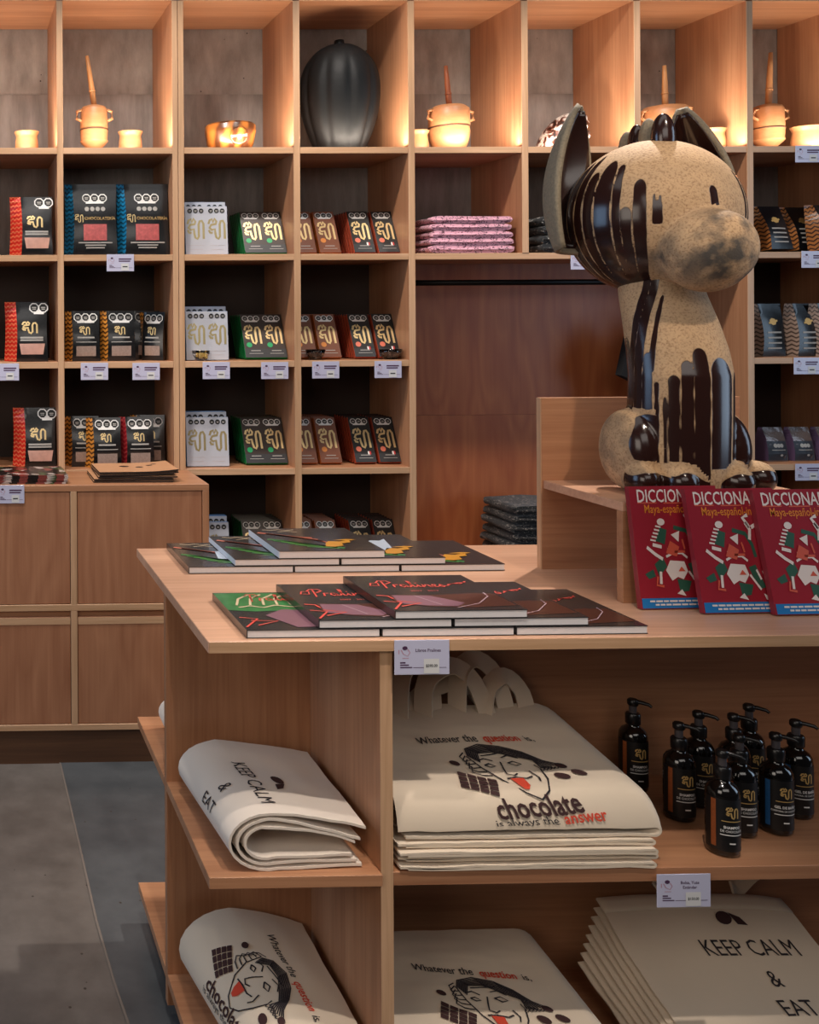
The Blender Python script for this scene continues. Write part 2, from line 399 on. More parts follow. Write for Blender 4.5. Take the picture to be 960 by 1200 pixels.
# ------------------------------------------------------------------ display table in the middle
TX0, TX1, TY0, TY1, TZ, TT = 0.436, 2.62, 1.725, 2.425, 0.925, 0.021
MZ, LZ, SH = 0.508, 0.0975, 0.0205
AX0, AX1, BY0, BY1 = 0.745, 0.767, 2.085, 2.105
tab = thing('display_table', 'large oak display table with open shelves in the foreground', 'table', (1.53, 2.075, 0))
obj('tabletop', B().box(TX0, TX1, TY0, TY1, TZ - TT, TZ, 0.0012), M['tabletop'], tab, world=True)
obj('edge_strip', B().box(TX0 + 0.002, TX1 - 0.002, TY0 - 0.0015, TY0 - 0.0002, TZ - TT + 0.001, TZ - 0.001), M['oak_edge'], tab, world=True)
obj('divider_panel', B().box(AX0, AX1, TY0 + 0.010, BY0, 0.03, TZ - TT, 0.0008), M['oakZ'], tab, world=True)
obj('edge_strip', B().box(AX0, AX1, TY0 + 0.008, TY0 + 0.0098, 0.03, TZ - TT), M['oak_edgeZ'], tab, world=True)
obj('divider_panel', B().box(AX0, AX1, BY1, TY1 - 0.01, 0.03, TZ - TT, 0.0008), M['oakZ'], tab, world=True)
obj('back_panel', B().box(TX0, AX1, BY0, BY1, 0.03, TZ - TT, 0.0008), M['oak_darkZ'] if 'oak_darkZ' in M else M['oakZ'], tab, world=True)
obj('back_panel', B().box(AX1, TX1 - 0.02, BY0, BY1, 0.03, TZ - TT, 0.0008), M['oakX'], tab, world=True)
obj('end_panel', B().box(TX1 - 0.02, TX1, TY0 + 0.01, TY1 - 0.01, 0.03, TZ - TT, 0.0008), M['oakZ'], tab, world=True)
for z in (MZ, LZ):
    for ya, yb in ((TY0, BY0), (BY1, TY1)):
        obj('shelf', B().box(TX0, AX0, ya, yb, z - SH, z, 0.0008), M['oakX'], tab, world=True)
        obj('shelf', B().box(AX1, TX1 - 0.02, ya + (0.009 if ya == TY0 else 0), yb - (0 if ya == TY0 else 0.009), z - SH - 0.004, z, 0.0008), M['oakX'], tab, world=True)
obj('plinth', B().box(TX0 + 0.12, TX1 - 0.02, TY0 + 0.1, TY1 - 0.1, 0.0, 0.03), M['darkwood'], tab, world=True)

# ------------------------------------------------------------------ stepped stand on the table
SX0, SX1, SY0, SY1, SZ = 1.315, 1.765, 1.925, 2.188, 1.1255
st = thing('step_stand', 'oak step stand with a tall back carrying the dog statue', 'display stand', (1.54, 2.06, TZ))
obj('back_panel', B().box(SX0 - 0.004, SX1, SY1, SY1 + 0.017, TZ, 1.3115, 0.0006), M['oakX'], st, world=True)
obj('front_panel', B().box(SX0, SX1, SY0, SY0 + 0.018, TZ, SZ - 0.018, 0.0006), M['oakX'], st, world=True)
obj('step', B().box(SX0, SX1, SY0, SY1, SZ - 0.018, SZ, 0.0006), M['tabletop'], st, world=True)
obj('edge_strip', B().box(SX0 - 0.006, SX0 - 0.0045, SY1 + 0.0005, SY1 + 0.0165, TZ, 1.311), M['oak_edgeZ'], st, world=True)
# ------------------------------------------------------------------ packaged goods on the shelves
ROW = [z + 0.0008 for z in ROW]        # goods stand a hair above the boards
def zig(name, ca, cb, F=62.0, G=75.0, rough=0.35):
    m = bpy.data.materials.new(name); m.use_nodes = True; nt = m.node_tree; N = nt.nodes; L = nt.links; p = N['Principled BSDF']
    p.inputs['Roughness'].default_value = rough
    tc = N.new('ShaderNodeTexCoord'); sp = N.new('ShaderNodeSeparateXYZ'); L.new(tc.outputs['Object'], sp.inputs[0])
    def mth(op, a, b=None):
        n = N.new('ShaderNodeMath'); n.operation = op
        for i, q in enumerate((a, b)):
            if q is None: continue
            if isinstance(q, (int, float)): n.inputs[i].default_value = q
            else: L.new(q, n.inputs[i])
        return n.outputs[0]
    tri = mth('PINGPONG', mth('MULTIPLY', sp.outputs['X'], G), 0.5)
    v = mth('FRACT', mth('ADD', mth('MULTIPLY', sp.outputs['Z'], F), tri))
    g = mth('GREATER_THAN', v, 0.62)
    mx = N.new('ShaderNodeMix'); mx.data_type = 'RGBA'; mx.inputs['A'].default_value = lin(ca); mx.inputs['B'].default_value = lin(cb)
    L.new(g, mx.inputs['Factor']); L.new(mx.outputs['Result'], p.inputs['Base Color'])
    return m
M['g_red'] = zig('gusset_red', '#c8281c', '#e0704a'); M['g_blue'] = zig('gusset_blue', '#1c7aa8', '#0c3448')
M['g_gold'] = zig('gusset_gold', '#d08a38', '#40240e'); M['g_wine'] = zig('gusset_wine', '#8a1420', '#b04040')
M['g_silver'] = zig('gusset_silver', '#a08a7c', '#4a3c34'); M['g_copper'] = zig('gusset_copper', '#a86a34', '#3a1f0e')
M['foil_black'] = mat('black_foil', '#101113', 0.27, coat=0.3, bump=0.25, scale=18)
M['foil_dark'] = mat('dark_foil', '#111114', 0.36, coat=0.2, bump=0.25, scale=18)
M['white_ink'] = mat('white_ink', '#e2e0dc', 0.6); M['grey_ink'] = mat('grey_ink', '#a5a19b', 0.6)
M['black_ink'] = mat('black_ink', '#0c0b0b', 0.6); M['gold'] = mat('gold_foil', '#dcc08a', 0.36, 0.55); M['gold_flat'] = mat('gold_print', '#cda868', 0.45, 0.25)
M['pink_ink'] = mat('pink_photo', '#c89a8a', 0.55, var=0.25, scale=60); M['berry_ink'] = mat('berry_photo', '#b85a58', 0.5, var=0.55, scale=110)
M['grain_ink'] = mat('grain_photo', '#9a8478', 0.55, var=0.45, scale=200)

def octo(b, cx, cy, r, fn): b.disc(cx, cy, r, r, fn, 8, PI / 8)
def seals(n, cx, cz, r, fn, fn2, parent, plate=True):
    if plate:
        b = B()
        for i in range(n): octo(b, cx + (i - (n - 1) / 2) * r * 2.15, cz, r * 1.22, fn)
        b.rect(cx - (n - 1) * r * 1.2, cx + (n - 1) * r * 1.2, cz - r * 1.5, cz - r * 0.6, fn, 3, 1)
        pl = obj('warning_plate', b, M['white_ink'], parent)
    else: pl = None
    b = B()
    for i in range(n): octo(b, cx + (i - (n - 1) / 2) * r * 2.15, cz, r * 0.95, fn2)
    o = obj('warning_seal', b, M['black_ink'], pl or parent)
    fn3 = lambda x, z: fn2(x, z) + Vector((0, -0.0004, 0))
    b = B()
    for i in range(n):
        c = cx + (i - (n - 1) / 2) * r * 2.15
        b.rect(c - r * 0.5, c + r * 0.5, cz - r * 0.05, cz + r * 0.2, fn3, 1, 1); b.rect(c - r * 0.4, c + r * 0.4, cz - r * 0.42, cz - r * 0.2, fn3, 1, 1)
    obj('seal_lettering', b, M['grey_ink'], pl or parent)
LOGO = [[(-0.50, 0.22), (-0.42, 0.40), (-0.28, 0.46), (-0.24, 0.30), (-0.12, 0.48), (-0.02, 0.34), (-0.06, 0.22), (-0.34, 0.18), (-0.44, 0.04), (-0.30, -0.06), (-0.12, -0.02), (-0.10, -0.22), (-0.04, -0.42), (0.08, -0.48), (0.17, -0.36), (0.17, 0.20), (0.24, 0.36), (0.36, 0.38), (0.46, 0.24), (0.46, -0.48)],
        [(-0.48, -0.06), (-0.42, -0.18), (-0.26, -0.20)]]
def logo(b, cx, cz, w, h, fn, wd=0.10): b.strokes([[(cx + x * w, cz + y * h) for x, y in ln] for ln in LOGO], wd * w, fn)

def pouch(label, cat, w, h, t, g, gus, body, style, group):
    root = thing('foil_pouch', label, cat, (0, 0, 0), group=group)
    def yf(x, z):
        s = min(1, max(0, z / h)); T = t * (1 - s ** 1.8) + 0.005
        bul = 0.010 * math.sin(PI * min(1, s * 1.15)) if s * 1.15 < 1 else 0
        return -T / 2 - bul * math.cos(PI * x / w * 0.9)
    wt = lambda s: w * (1 - 0.05 * math.sin(PI * s))
    rings = []
    for i in range(13):
        s = i / 12; z = h * s; W = wt(s); T = t * (1 - s ** 1.8) + 0.005
        r = [Vector((-W / 2 + g + (W - g) * k / 6, yf(-W / 2 + g + (W - g) * k / 6, z), z)) for k in range(7)]
        r += [Vector((W / 2 - 0.004, T / 2, z)), Vector((-W / 2, T / 2, z))]
        rings.append(r)
    b = B().loft(rings); obj('bag', b, M[body], root, smooth=True, ang=40)
    b = B(); cols = []
    for i in range(13):
        s = i / 12; z = h * s; W = wt(s); T = t * (1 - s ** 1.8) + 0.005
        cols.append((Vector((-W / 2 - 0.0008, T / 2 - 0.001, z)), Vector((-W / 2 + g, yf(-W / 2 + g, z) - 0.0008, z))))
    vs = [(b.bm.verts.new(p), b.bm.verts.new(q)) for p, q in cols]
    for (p, q), (p2, q2) in zip(vs[:-1], vs[1:]): b.bm.faces.new((p, q, q2, p2))
    obj('gusset', b, M[gus], root)
    fn = lambda x, z: Vector((x, yf(x, z) - 0.0009, z)); fn2 = lambda x, z: Vector((x, yf(x, z) - 0.0014, z))
    cx = g * 0.5
    if style == 'large':
        seals(3, cx, h * 0.80, w * 0.073, fn, fn2, root)
        b = B()
        for i in range(4): b.disc(cx + (i - 1.5) * w * 0.105, h * 0.645, w * 0.045, w * 0.045, fn, 10)
        obj('certification_mark', b, M['grey_ink'], root)
        b = B(); logo(b, -w / 2 + g + w * 0.12, h * 0.515, w * 0.16, h * 0.12, fn); obj('gold_logo', b, M['gold'], root)
        obj('lettering', B().text('CHOCOLATERÍA', h * 0.06, fn, cx + w * 0.09, h * 0.51, sx=0.95), M['gold_flat'], root)
        obj('photo_panel', B().rect(cx - w * 0.23, cx + w * 0.22, h * 0.205, h * 0.43, fn), M['berry_ink'], root)
        b = B()
        for k, ww in ((0, 0.33), (1, 0.2), (2, 0.18)): b.rect(cx - w * ww, cx + w * ww, h * (0.165 - 0.035 * k), h * (0.183 - 0.035 * k), fn)
        obj('small_print', b, M['grey_ink'], root)
    elif style == 'red':
        seals(2, cx + w * 0.17, h * 0.90, w * 0.10, fn, fn2, root)
        b = B(); logo(b, cx - w * 0.05, h * 0.57, w * 0.36, h * 0.20, fn, 0.12); obj('gold_logo', b, M['gold'], root)
        b = B(); b.rect(cx - w * 0.28, cx + w * 0.26, h * 0.385, h * 0.415, fn); b.rect(cx - w * 0.28, cx + w * 0.26, h * 0.345, h * 0.372, fn)
        obj('small_print', b, M['grey_ink'], root)
        obj('photo_panel', B().rect(-0.3 * w, 0.3 * w, h * 0.12, h * 0.30, lambda x, z: fn(cx + x * (0.86 + 0.14 * (z / h - 0.12) / 0.18), z), 6, 4), M['pink_ink'], root)
    elif style == 'gold':
        seals(3, cx, h * 0.87, w * 0.105, fn, fn2, root)
        b = B(); logo(b, cx - w * 0.04, h * 0.61, w * 0.30, h * 0.17, fn, 0.12); obj('gold_logo', b, M['gold'], root)
        b = B(); b.rect(cx - w * 0.26, cx + w * 0.24, h * 0.455, h * 0.485, fn); b.rect(cx - w * 0.30, cx + w * 0.30, h * 0.372, h * 0.388, fn)
        obj('small_print', b, M['grey_ink'], root)
        obj('photo_panel', B().rect(cx - w * 0.29, cx + w * 0.28, h * 0.10, h * 0.30, fn), M['grain_ink'], root)
    elif style == 'plain':
        b = B(); b.disc(cx, h * 0.66, w * 0.12, w * 0.12, fn, 7); b.strokes([[(cx - w * 0.15, h * 0.63), (cx + w * 0.16, h * 0.68)]], w * 0.06, fn); obj('gold_emblem', b, M['gold_flat'], root)
        b = B()
        for k in range(4): b.rect(cx - w * 0.24, cx + w * 0.24, h * (0.44 - 0.1 * k), h * (0.47 - 0.1 * k), fn)
        obj('small_print', b, M['grey_ink'], root)
    elif style == 'block':
        b = B(); b.rect(-w / 2 + g, w / 2 - 0.004, h * 0.03, h * 0.60, fn, 4, 3); lb = obj('paper_label', b, M['label_navy'], root)
        b = B()
        for k in (-1, 0, 1): b.disc(cx + k * w * 0.14, h * 0.47, w * 0.085, w * 0.085, fn2, 10)
        b.rect(cx - w * 0.3, cx + w * 0.3, h * 0.33, h * 0.35, fn2); b.disc(cx + 0.01, h * 0.18, w * 0.07, w * 0.05, fn2, 8)
        obj('emblem', b, M['grey_ink'], lb)
    return root
M['label_navy'] = mat('navy_label', '#23262e', 0.5)
M['foil_clear'] = mat('crinkled_clear_foil', '#6a5f5c', 0.18, 0.35, bump=0.9, scale=40)
M['g_lilac'] = mat('lilac_foil', '#5d4a68', 0.35)

def pxpos(p0, p1, z, Y): a = xY(p0, Y); c = xY(p1, Y); return Vector(((a + c) / 2, Y, z)), c - a
RN = ['top', 'second', 'third', 'fourth', 'bottom']
YP = 3.665
big = pouch('left of the two large black pouches with blue gussets', 'pouch', 0.192, 0.268, 0.07, 0.026, 'g_blue', 'foil_black', 'large', 'large blue gusset pouches')
p, _ = pxpos(74, 136, ROW[1], YP); p.x += 0.004; big.location = p
p, _ = pxpos(138, 200, ROW[1], YP); p.x -= 0.007; dup(big, 'right of the two large black pouches with blue gussets', p)
red = pouch('black pouch with red gusset on the second shelf from the top, far left', 'pouch', 0.158, 0.221, 0.07, 0.040, 'g_red', 'foil_black', 'red', 'red gusset pouches')
p, _ = pxpos(11, 62, ROW[1], YP); p.x -= 0.0; red.location = p
for r, a, c, wd in ((2, 3, 57, 'third'), (3, 15, 63, 'fourth')):
    p, _ = pxpos(a, c, ROW[r], YP); dup(red, f'black pouch with red gusset on the {wd} shelf from the top, far left', p)
gold = pouch('black pouch with gold gusset, leftmost on the third shelf', 'pouch', 0.128, 0.186, 0.05, 0.022, 'g_gold', 'foil_black', 'gold', 'grain pouches')
p, _ = pxpos(75, 115, ROW[2], YP); p.x += 0.003; gold.location = p
p, _ = pxpos(117, 157, ROW[2], YP + 0.004); dup(gold, 'black pouch with gold gusset, second from left on the third shelf', p)
p, _ = pxpos(154, 190, ROW[2], YP + 0.085); p.x -= 0.016; dup(gold, 'black pouch set behind the two gold gusset pouches on the third shelf', p, 0.06)
p, _ = pxpos(178, 199, ROW[2], YP + 0.03); p.x -= 0.034; dup(gold, 'narrow looking black pouch turned edgewise at the right end of the third shelf', p, -0.55, scale=(0.8, 0.8, 0.97))
p, _ = pxpos(75, 112, ROW[3], YP + 0.02); p.x += 0.003; dup(gold, 'black pouch with gold gusset, leftmost on the fourth shelf', p)
p, _ = pxpos(100, 140, ROW[3], YP - 0.035); dup(gold, 'black pouch with gold gusset, overlapping its left neighbour on the fourth shelf', p)
wine = pouch('black pouch with dark red gusset on the fourth shelf', 'pouch', 0.128, 0.186, 0.05, 0.022, 'g_wine', 'foil_black', 'gold', 'grain pouches')
p, _ = pxpos(139, 178, ROW[3], YP - 0.02); wine.location = p
p, _ = pxpos(168, 199, ROW[3], YP + 0.05); p.x -= 0.038; dup(gold, 'black pouch with no gusset showing, rightmost on the fourth shelf', p, -0.1)
# right hand bay beyond the statue
pl = pouch('black pouch with copper gusset, leftmost behind the statue snout', 'pouch', 0.115, 0.18, 0.05, 0.030, 'g_copper', 'foil_dark', 'plain', 'copper gusset pouches')
pl.location = (xY(906, 3.70), 3.70, ROW[1] + 0.0092); pl.rotation_euler = (-0.24, 0, 0.0)
dup(pl, 'black pouch with copper gusset, middle of the three right of the statue head', (xY(938, 3.735), 3.735, ROW[1] + 0.0092), 0.0, -0.24)
dup(pl, 'black pouch with copper gusset, cut by the right edge of the picture', (xY(972, 3.655), 3.655, ROW[1] + 0.0092), 0.0, -0.24)
sv = pouch('black pouch with silver patterned gusset on the third shelf right of the statue', 'pouch', 0.115, 0.20, 0.05, 0.026, 'g_silver', 'foil_black', 'plain', 'silver gusset pouches')
sv.location = (xY(937, 3.68), 3.68, ROW[2])
dup(sv, 'black pouch half hidden by the statue neck on the third shelf', (xY(896, 3.70), 3.70, ROW[2]), 0.0)
dup(sv, 'black pouch with silver patterned gusset on the third shelf at the right picture edge', (xY(966, 3.66), 3.66, ROW[2]), 0.0)
bk = pouch('small clear topped bag with navy label, left of three on the fourth shelf', 'bag', 0.088, 0.125, 0.06, 0.010, 'g_lilac', 'foil_clear', 'block', 'navy label bags')
bk.location = (xY(901, 3.68), 3.68, ROW[3])
dup(bk, 'small clear topped bag with navy label, middle of three on the fourth shelf', (xY(932, 3.68), 3.68, ROW[3]))
dup(bk, 'small clear topped bag with navy label, at the right picture edge on the fourth shelf', (xY(963, 3.68), 3.68, ROW[3]))

# chocolate boxes leaning in rows
def chocbox(name_label, side, front, kind, group, w=0.080, h=0.182, d=0.017):
    root = thing('chocolate_box', name_label, 'box', (0, 0, 0), group=group)
    obj('carton', B().box(-w / 2, w / 2, -d, 0, 0, h, 0.0008), M[side], root)
    fn = lambda x, z: Vector((x, -d - 0.0005, z)); fn2 = lambda x, z: Vector((x, -d - 0.0010, z))
    obj('cover', B().rect(-w / 2 + 0.0006, w / 2 - 0.0006, 0.0006, h - 0.0006, fn, 1, 1), M[front], root)
    fn, fn2 = fn2, (lambda x, z: Vector((x, -d - 0.0015, z)))
    seals(3, 0, h * 0.90, w * 0.125, fn, fn2, root, kind != 'white')
    b = B(); logo(b, 0.0, h * 0.53, w * (0.74 if kind != 'white' else 0.78), h * 0.44, fn, 0.135); obj('gold_logo', b, M['gold' if kind != 'white' else 'gold_pale'], root)
    if kind != 'white':
        obj('badge', B().disc(-w * 0.24, h * 0.29, w * 0.13, w * 0.13, fn2, 14), M['b_' + kind], root)
        if kind in ('green', 'dark'): obj('dark_band', B().rect(-w / 2 + 0.001, w / 2 - 0.001, 0.001, h * 0.20, fn, 1, 1), M['band'], root)
        b = B(); b.rect(-w * 0.2, w * 0.25, h * 0.15, h * 0.165, fn2, 1, 1); b.rect(-w * 0.3, w * 0.35, h * 0.09, h * 0.10, fn2, 1, 1); obj('small_print', b, M['grey_ink'], root)
        if kind == 'dark':
            b = B(); b.rect(0.012, 0.018, h * 0.17, h * 0.24, fn2, 1, 1); obj('tricolour_mark', b, M['white_ink'], root)
            b = B(); b.rect(0.018, 0.024, h * 0.17, h * 0.24, fn2, 1, 1); obj('tricolour_mark', b, M['b_red'], root)
    else:
        b = B(); b.rect(-w * 0.35, w * 0.35, h * 0.18, h * 0.185, fn, 1, 1); b.rect(-w * 0.3, w * 0.3, h * 0.10, h * 0.105, fn, 1, 1); obj('small_print', b, M['pinkgrey'], root)
    return root
M['c_green'] = mat('green_carton', '#0f7a3c', 0.3); M['c_orange'] = mat('orange_carton', '#b8642c', 0.35); M['c_red'] = mat('brick_carton', '#a5442a', 0.35); M['c_blue'] = mat('white_carton_blue_edge', '#3a78b8', 0.4)
M['f_green'] = mat('dark_brown_cover', '#2e2018', 0.4); M['f_brown'] = mat('brown_cover', '#70402a', 0.4); M['f_dark'] = mat('black_cover', '#171310', 0.4); M['f_white'] = mat('white_cover', '#b8bac2', 0.45)
M['b_green'] = mat('green_badge', '#1c9a5c', 0.4); M['b_brown'] = mat('orange_badge', '#d08038', 0.4); M['b_dark'] = mat('salmon_badge', '#d8735a', 0.4); M['b_red'] = mat('red_mark', '#c03030', 0.4)
M['band'] = mat('charcoal_band', '#2a2a2c', 0.45); M['gold_pale'] = mat('pale_gold_foil', '#b5a678', 0.3, 0.5); M['pinkgrey'] = mat('pale_print', '#b8a8a4', 0.6)
specs = {'white': ('c_blue', 'f_white', ((228, 0), (252.5, 0))), 'green': ('c_green', 'f_green', ((299, 0), (325.5, 0))),
         'brown': ('c_orange', 'f_brown', ((358, 0), (386.5, 0))), 'dark': ('c_red', 'f_dark', ((427, 0), (455.5, 0)))}
nm = {'white': 'white and pale gold', 'green': 'green edged', 'brown': 'brown with orange edge', 'dark': 'black with brick red edge'}
for kind, (sd, fr, cols) in specs.items():
    first = None
    for r in (1, 2, 3, 4):
        for ci, (pxc, _) in enumerate(cols):
            for k in range(6 if kind != 'white' else 3):
                lean = -(0.10 if kind == 'white' else 0.47)
                if kind == 'white' and k > 0: lean = -0.05
                y = 3.645 + (0.024 if kind != 'white' else 0.02) * k + (0.0 if kind == 'white' else 0.02)
                if kind == 'white' and k: y += 0.012
                fb = y - 0.017
                z = ROW[r]
                loc = (max(xY(pxc, 3.66), {228: 0.8665, 358: 1.2955}.get(pxc, 0)) if pxc != 325.5 else 1.188, y, z)
                where = ['front', 'second', 'third', 'fourth', 'fifth', 'last'][k]
                lab = f'{nm[kind]} chocolate box, {"left" if ci == 0 else "right"} column, {where} in line, {RN[r]} shelf'
                grp = f'{nm[kind]} chocolate boxes'
                if first is None:
                    first = chocbox(lab, sd, fr, kind, grp); first.location = loc; first.rotation_euler = (lean, 0, 0)
                else:
                    dup(first, lab, loc, 0, lean, grp, scale=(1, 1, 1.10 if kind == 'white' and k else 1.0))
# glass sample dishes on the third shelf
M['glass'] = mat('clear_glass', '#eeeeee', 0.03, trans=1.0); M['sample'] = mat('pale_chocolate_chips', '#c8a85a', 0.5, var=0.4, scale=160); M['sampleD'] = mat('dark_chocolate_chips', '#3a2418', 0.5, var=0.4, scale=160)
dish = None
for pxc, rr, fill, lab in ((233, 0.034, 'sample', 'small glass dish of pale chips before the white boxes'), (369, 0.036, 'sampleD', 'small glass dish of dark chips before the brown boxes'), (457, 0.042, 'sampleD', 'wider glass dish of dark chips before the brick red edged boxes')):
    Y = YS + 0.012 + rr
    g = thing('glass_dish', lab, 'dish', (xY(pxc, Y) + (0.006 if pxc == 233 else 0), Y, ROW[2]), group='glass sample dishes')
    obj('bowl', B().lathe([(rr * 0.55, 0), (rr * 0.62, 0.004), (rr * 0.9, 0.022), (rr, 0.038), (rr - 0.002, 0.038), (rr * 0.86, 0.023), (rr * 0.56, 0.006), (0.001, 0.005)], n=28), M['glass'], g, smooth=True)
    b = B(); rnd = random.Random(pxc)
    for k in range(16):
        a, q = rnd.random() * 6.28, rr * 0.55 * math.sqrt(rnd.random()); s = 0.006
        b.box(q * math.cos(a) - s, q * math.cos(a) + s, q * math.sin(a) - s, q * math.sin(a) + s, 0.008 + 0.008 * rnd.random(), 0.020 + 0.01 * rnd.random())
    obj('chips', b, M[fill], g, kind='stuff')

# folded shirts
def shirtmat(name, base, ink, sc, th):
    m = bpy.data.materials.new(name); m.use_nodes = True; nt = m.node_tree; N = nt.nodes; L = nt.links; p = N['Principled BSDF']
    p.inputs['Roughness'].default_value = 0.9; p.inputs['Sheen Weight'].default_value = 0.2
    tc = N.new('ShaderNodeTexCoord'); mp = N.new('ShaderNodeMapping'); mp.inputs['Scale'].default_value = (1.0, 0.6, 1.6); oi = N.new('ShaderNodeObjectInfo'); ad = N.new('ShaderNodeVectorMath')
    L.new(tc.outputs['Object'], ad.inputs[0]); L.new(oi.outputs['Random'], ad.inputs[1]); L.new(ad.outputs[0], mp.inputs['Vector'])
    n = N.new('ShaderNodeTexNoise'); n.inputs['Scale'].default_value = sc; n.inputs['Detail'].default_value = 2; n.inputs['Distortion'].default_value = 1.5; L.new(mp.outputs[0], n.inputs['Vector'])
    g = N.new('ShaderNodeMath'); g.operation = 'GREATER_THAN'; g.inputs[1].default_value = th; L.new(n.outputs['Fac'], g.inputs[0])
    mx = N.new('ShaderNodeMix'); mx.data_type = 'RGBA'; mx.inputs['A'].default_value = lin(base); mx.inputs['B'].default_value = lin(ink)
    L.new(g.outputs[0], mx.inputs['Factor']); L.new(mx.outputs['Result'], p.inputs['Base Color']); return m
M['pinkcloth'] = shirtmat('pink_printed_cloth', '#dba4b4', '#6a4450', 75, 0.56); M['blackcloth'] = shirtmat('black_printed_cloth', '#15171a', '#9a968f', 60, 0.63); M['blackcloth2'] = shirtmat('black_grey_marled_cloth', '#100f10', '#6a625c', 85, 0.60)
def folded_shirt(name, label, m, w, d, t, seed, group, loc, rz=0.0):
    root = thing(name, label, 'shirt', loc, rz, group)
    rnd = random.Random(seed)
    def ring(y, gr):
        pts = []
        for k in range(20):
            a = 2 * PI * k / 20; c, s = math.cos(a), math.sin(a)
            x = w / 2 * math.copysign(abs(c) ** 0.25, c); z = t / 2 + t / 2 * math.copysign(abs(s) ** 0.6, s)
            x += 0.006 * noise.noise(Vector((seed, y * 20, k * 0.4))); z += 0.18 * t * noise.noise(Vector((x * 14, y * 14, seed))) * (0.5 if z < t / 2 else 1)
            pts.append(Vector((x * gr, y, max(z, 0))))
        return pts
    ys = [-d / 2, -d / 2 + 0.008, -d / 4, 0, d / 4, d / 2 - 0.008, d / 2]
    obj('folded_body', B().loft([ring(y, 0.97 if abs(y) == d / 2 else 1) for y in ys]), m, root, smooth=True, ang=60)
    b = B(); b.tube([(-w / 2 + 0.01, -d / 2 - 0.002, t * 0.5), (0, -d / 2 - 0.004, t * 0.46), (w / 2 - 0.012, -d / 2 - 0.002, t * 0.5)], t * 0.16, 6); obj('fold_edge', b, m, root, smooth=True)
    return root
z = ROW[1]; hs = [0.030, 0.026, 0.028, 0.027, 0.025]; x0 = (xY(492, 3.66) + xY(596, 3.66)) / 2
for k, t in enumerate(hs):
    folded_shirt('folded_shirt', f'pink printed shirt, {["lowest", "second from bottom", "middle", "second from top", "topmost"][k]} in the pink folded stack', M['pinkcloth'], 0.325 - 0.012 * (k > 1), 0.20, t, k + 1, 'pink folded shirts', (x0 + random.uniform(-.005, .005), 3.70, z)); z += t
z = ROW[1]; x0 = xY(621, 3.66) + 0.150
for k in range(4):
    folded_shirt('folded_shirt', f'black printed shirt, {["lowest", "second from bottom", "second from top", "topmost"][k]} in the stack left of the statue ear', M['blackcloth'], 0.29, 0.22, 0.034, k + 11, 'black folded shirts', (x0 + random.uniform(0, .006), 3.71, z)); z += 0.034
z = ROW[4]; x0 = xY(587, 3.66) + 0.155
for k in range(7):
    t = 0.034; folded_shirt('folded_shirt', f'dark marled garment, {["lowest", "second from bottom", "third from bottom", "middle", "third from top", "second from top", "topmost"][k]} of the pile in the hanging bay', M['blackcloth2'], 0.30 + random.uniform(-.01, .005), 0.22, t, k + 21, 'dark folded garments in the hanging bay', (x0 + random.uniform(-.004, .008), 3.72, z)); z += t
# black shirt on the rail
RZ = aY(600, 331, 3.75).z
hs_ = thing('hanging_shirt', 'black t-shirt with pale lettering hanging behind the statue', 'shirt', (0, 0, 0))
sx = xY(723, 3.75) + 0.168; zs = RZ - 0.16
out = [(-0.09, 0), (-0.20, -0.05), (-0.255, -0.20), (-0.175, -0.225), (-0.165, -0.18), (-0.17, -0.66), (0.17, -0.66), (0.165, -0.18), (0.175, -0.225), (0.255, -0.20), (0.20, -0.05), (0.09, 0), (0.05, -0.045), (-0.05, -0.045)]
b = B(); fr = [b.bm.verts.new((sx + x * 0.66, 3.725 - 0.012 * math.cos(x * 7), zs + z_)) for x, z_ in out]; bk_ = [b.bm.verts.new((sx + x * 0.66, 3.765 + 0.01 * math.cos(x * 7), zs + z_)) for x, z_ in out]
b.bm.faces.new(fr); b.bm.faces.new(bk_[::-1])
for i in range(len(out)): j = (i + 1) % len(out); b.bm.faces.new((fr[i], bk_[i], bk_[j], fr[j]))
M['tee'] = mat('black_cotton', '#0d0d10', 0.95); obj('shirt_body', b, M['tee'], hs_)
obj('lettering', B().text('CHOCOLATE', 0.036, lambda x, z_: Vector((x, 3.7085, z_)), xY(740, 3.71), aY(742, 432, 3.71).z, sx=0.8, fat=0.01, align='LEFT'), mat('pale_blue_print', '#8a94b4', 0.8), hs_)
obj('hanger', B().tube([(sx - 0.11, 3.75, zs - 0.03), (sx, 3.75, zs + 0.03), (sx + 0.11, 3.75, zs - 0.03)], 0.006, 8).tube([(sx, 3.75, zs + 0.03), (sx, 3.75, RZ - 0.03), (sx, 3.766, RZ - 0.012), (sx, 3.7675, RZ + 0.004), (sx, 3.757, RZ + 0.0165), (sx, 3.742, RZ + 0.0165), (sx, 3.7335, RZ + 0.005)], 0.0025, 6), M['blackmetal'], hs_, smooth=True)
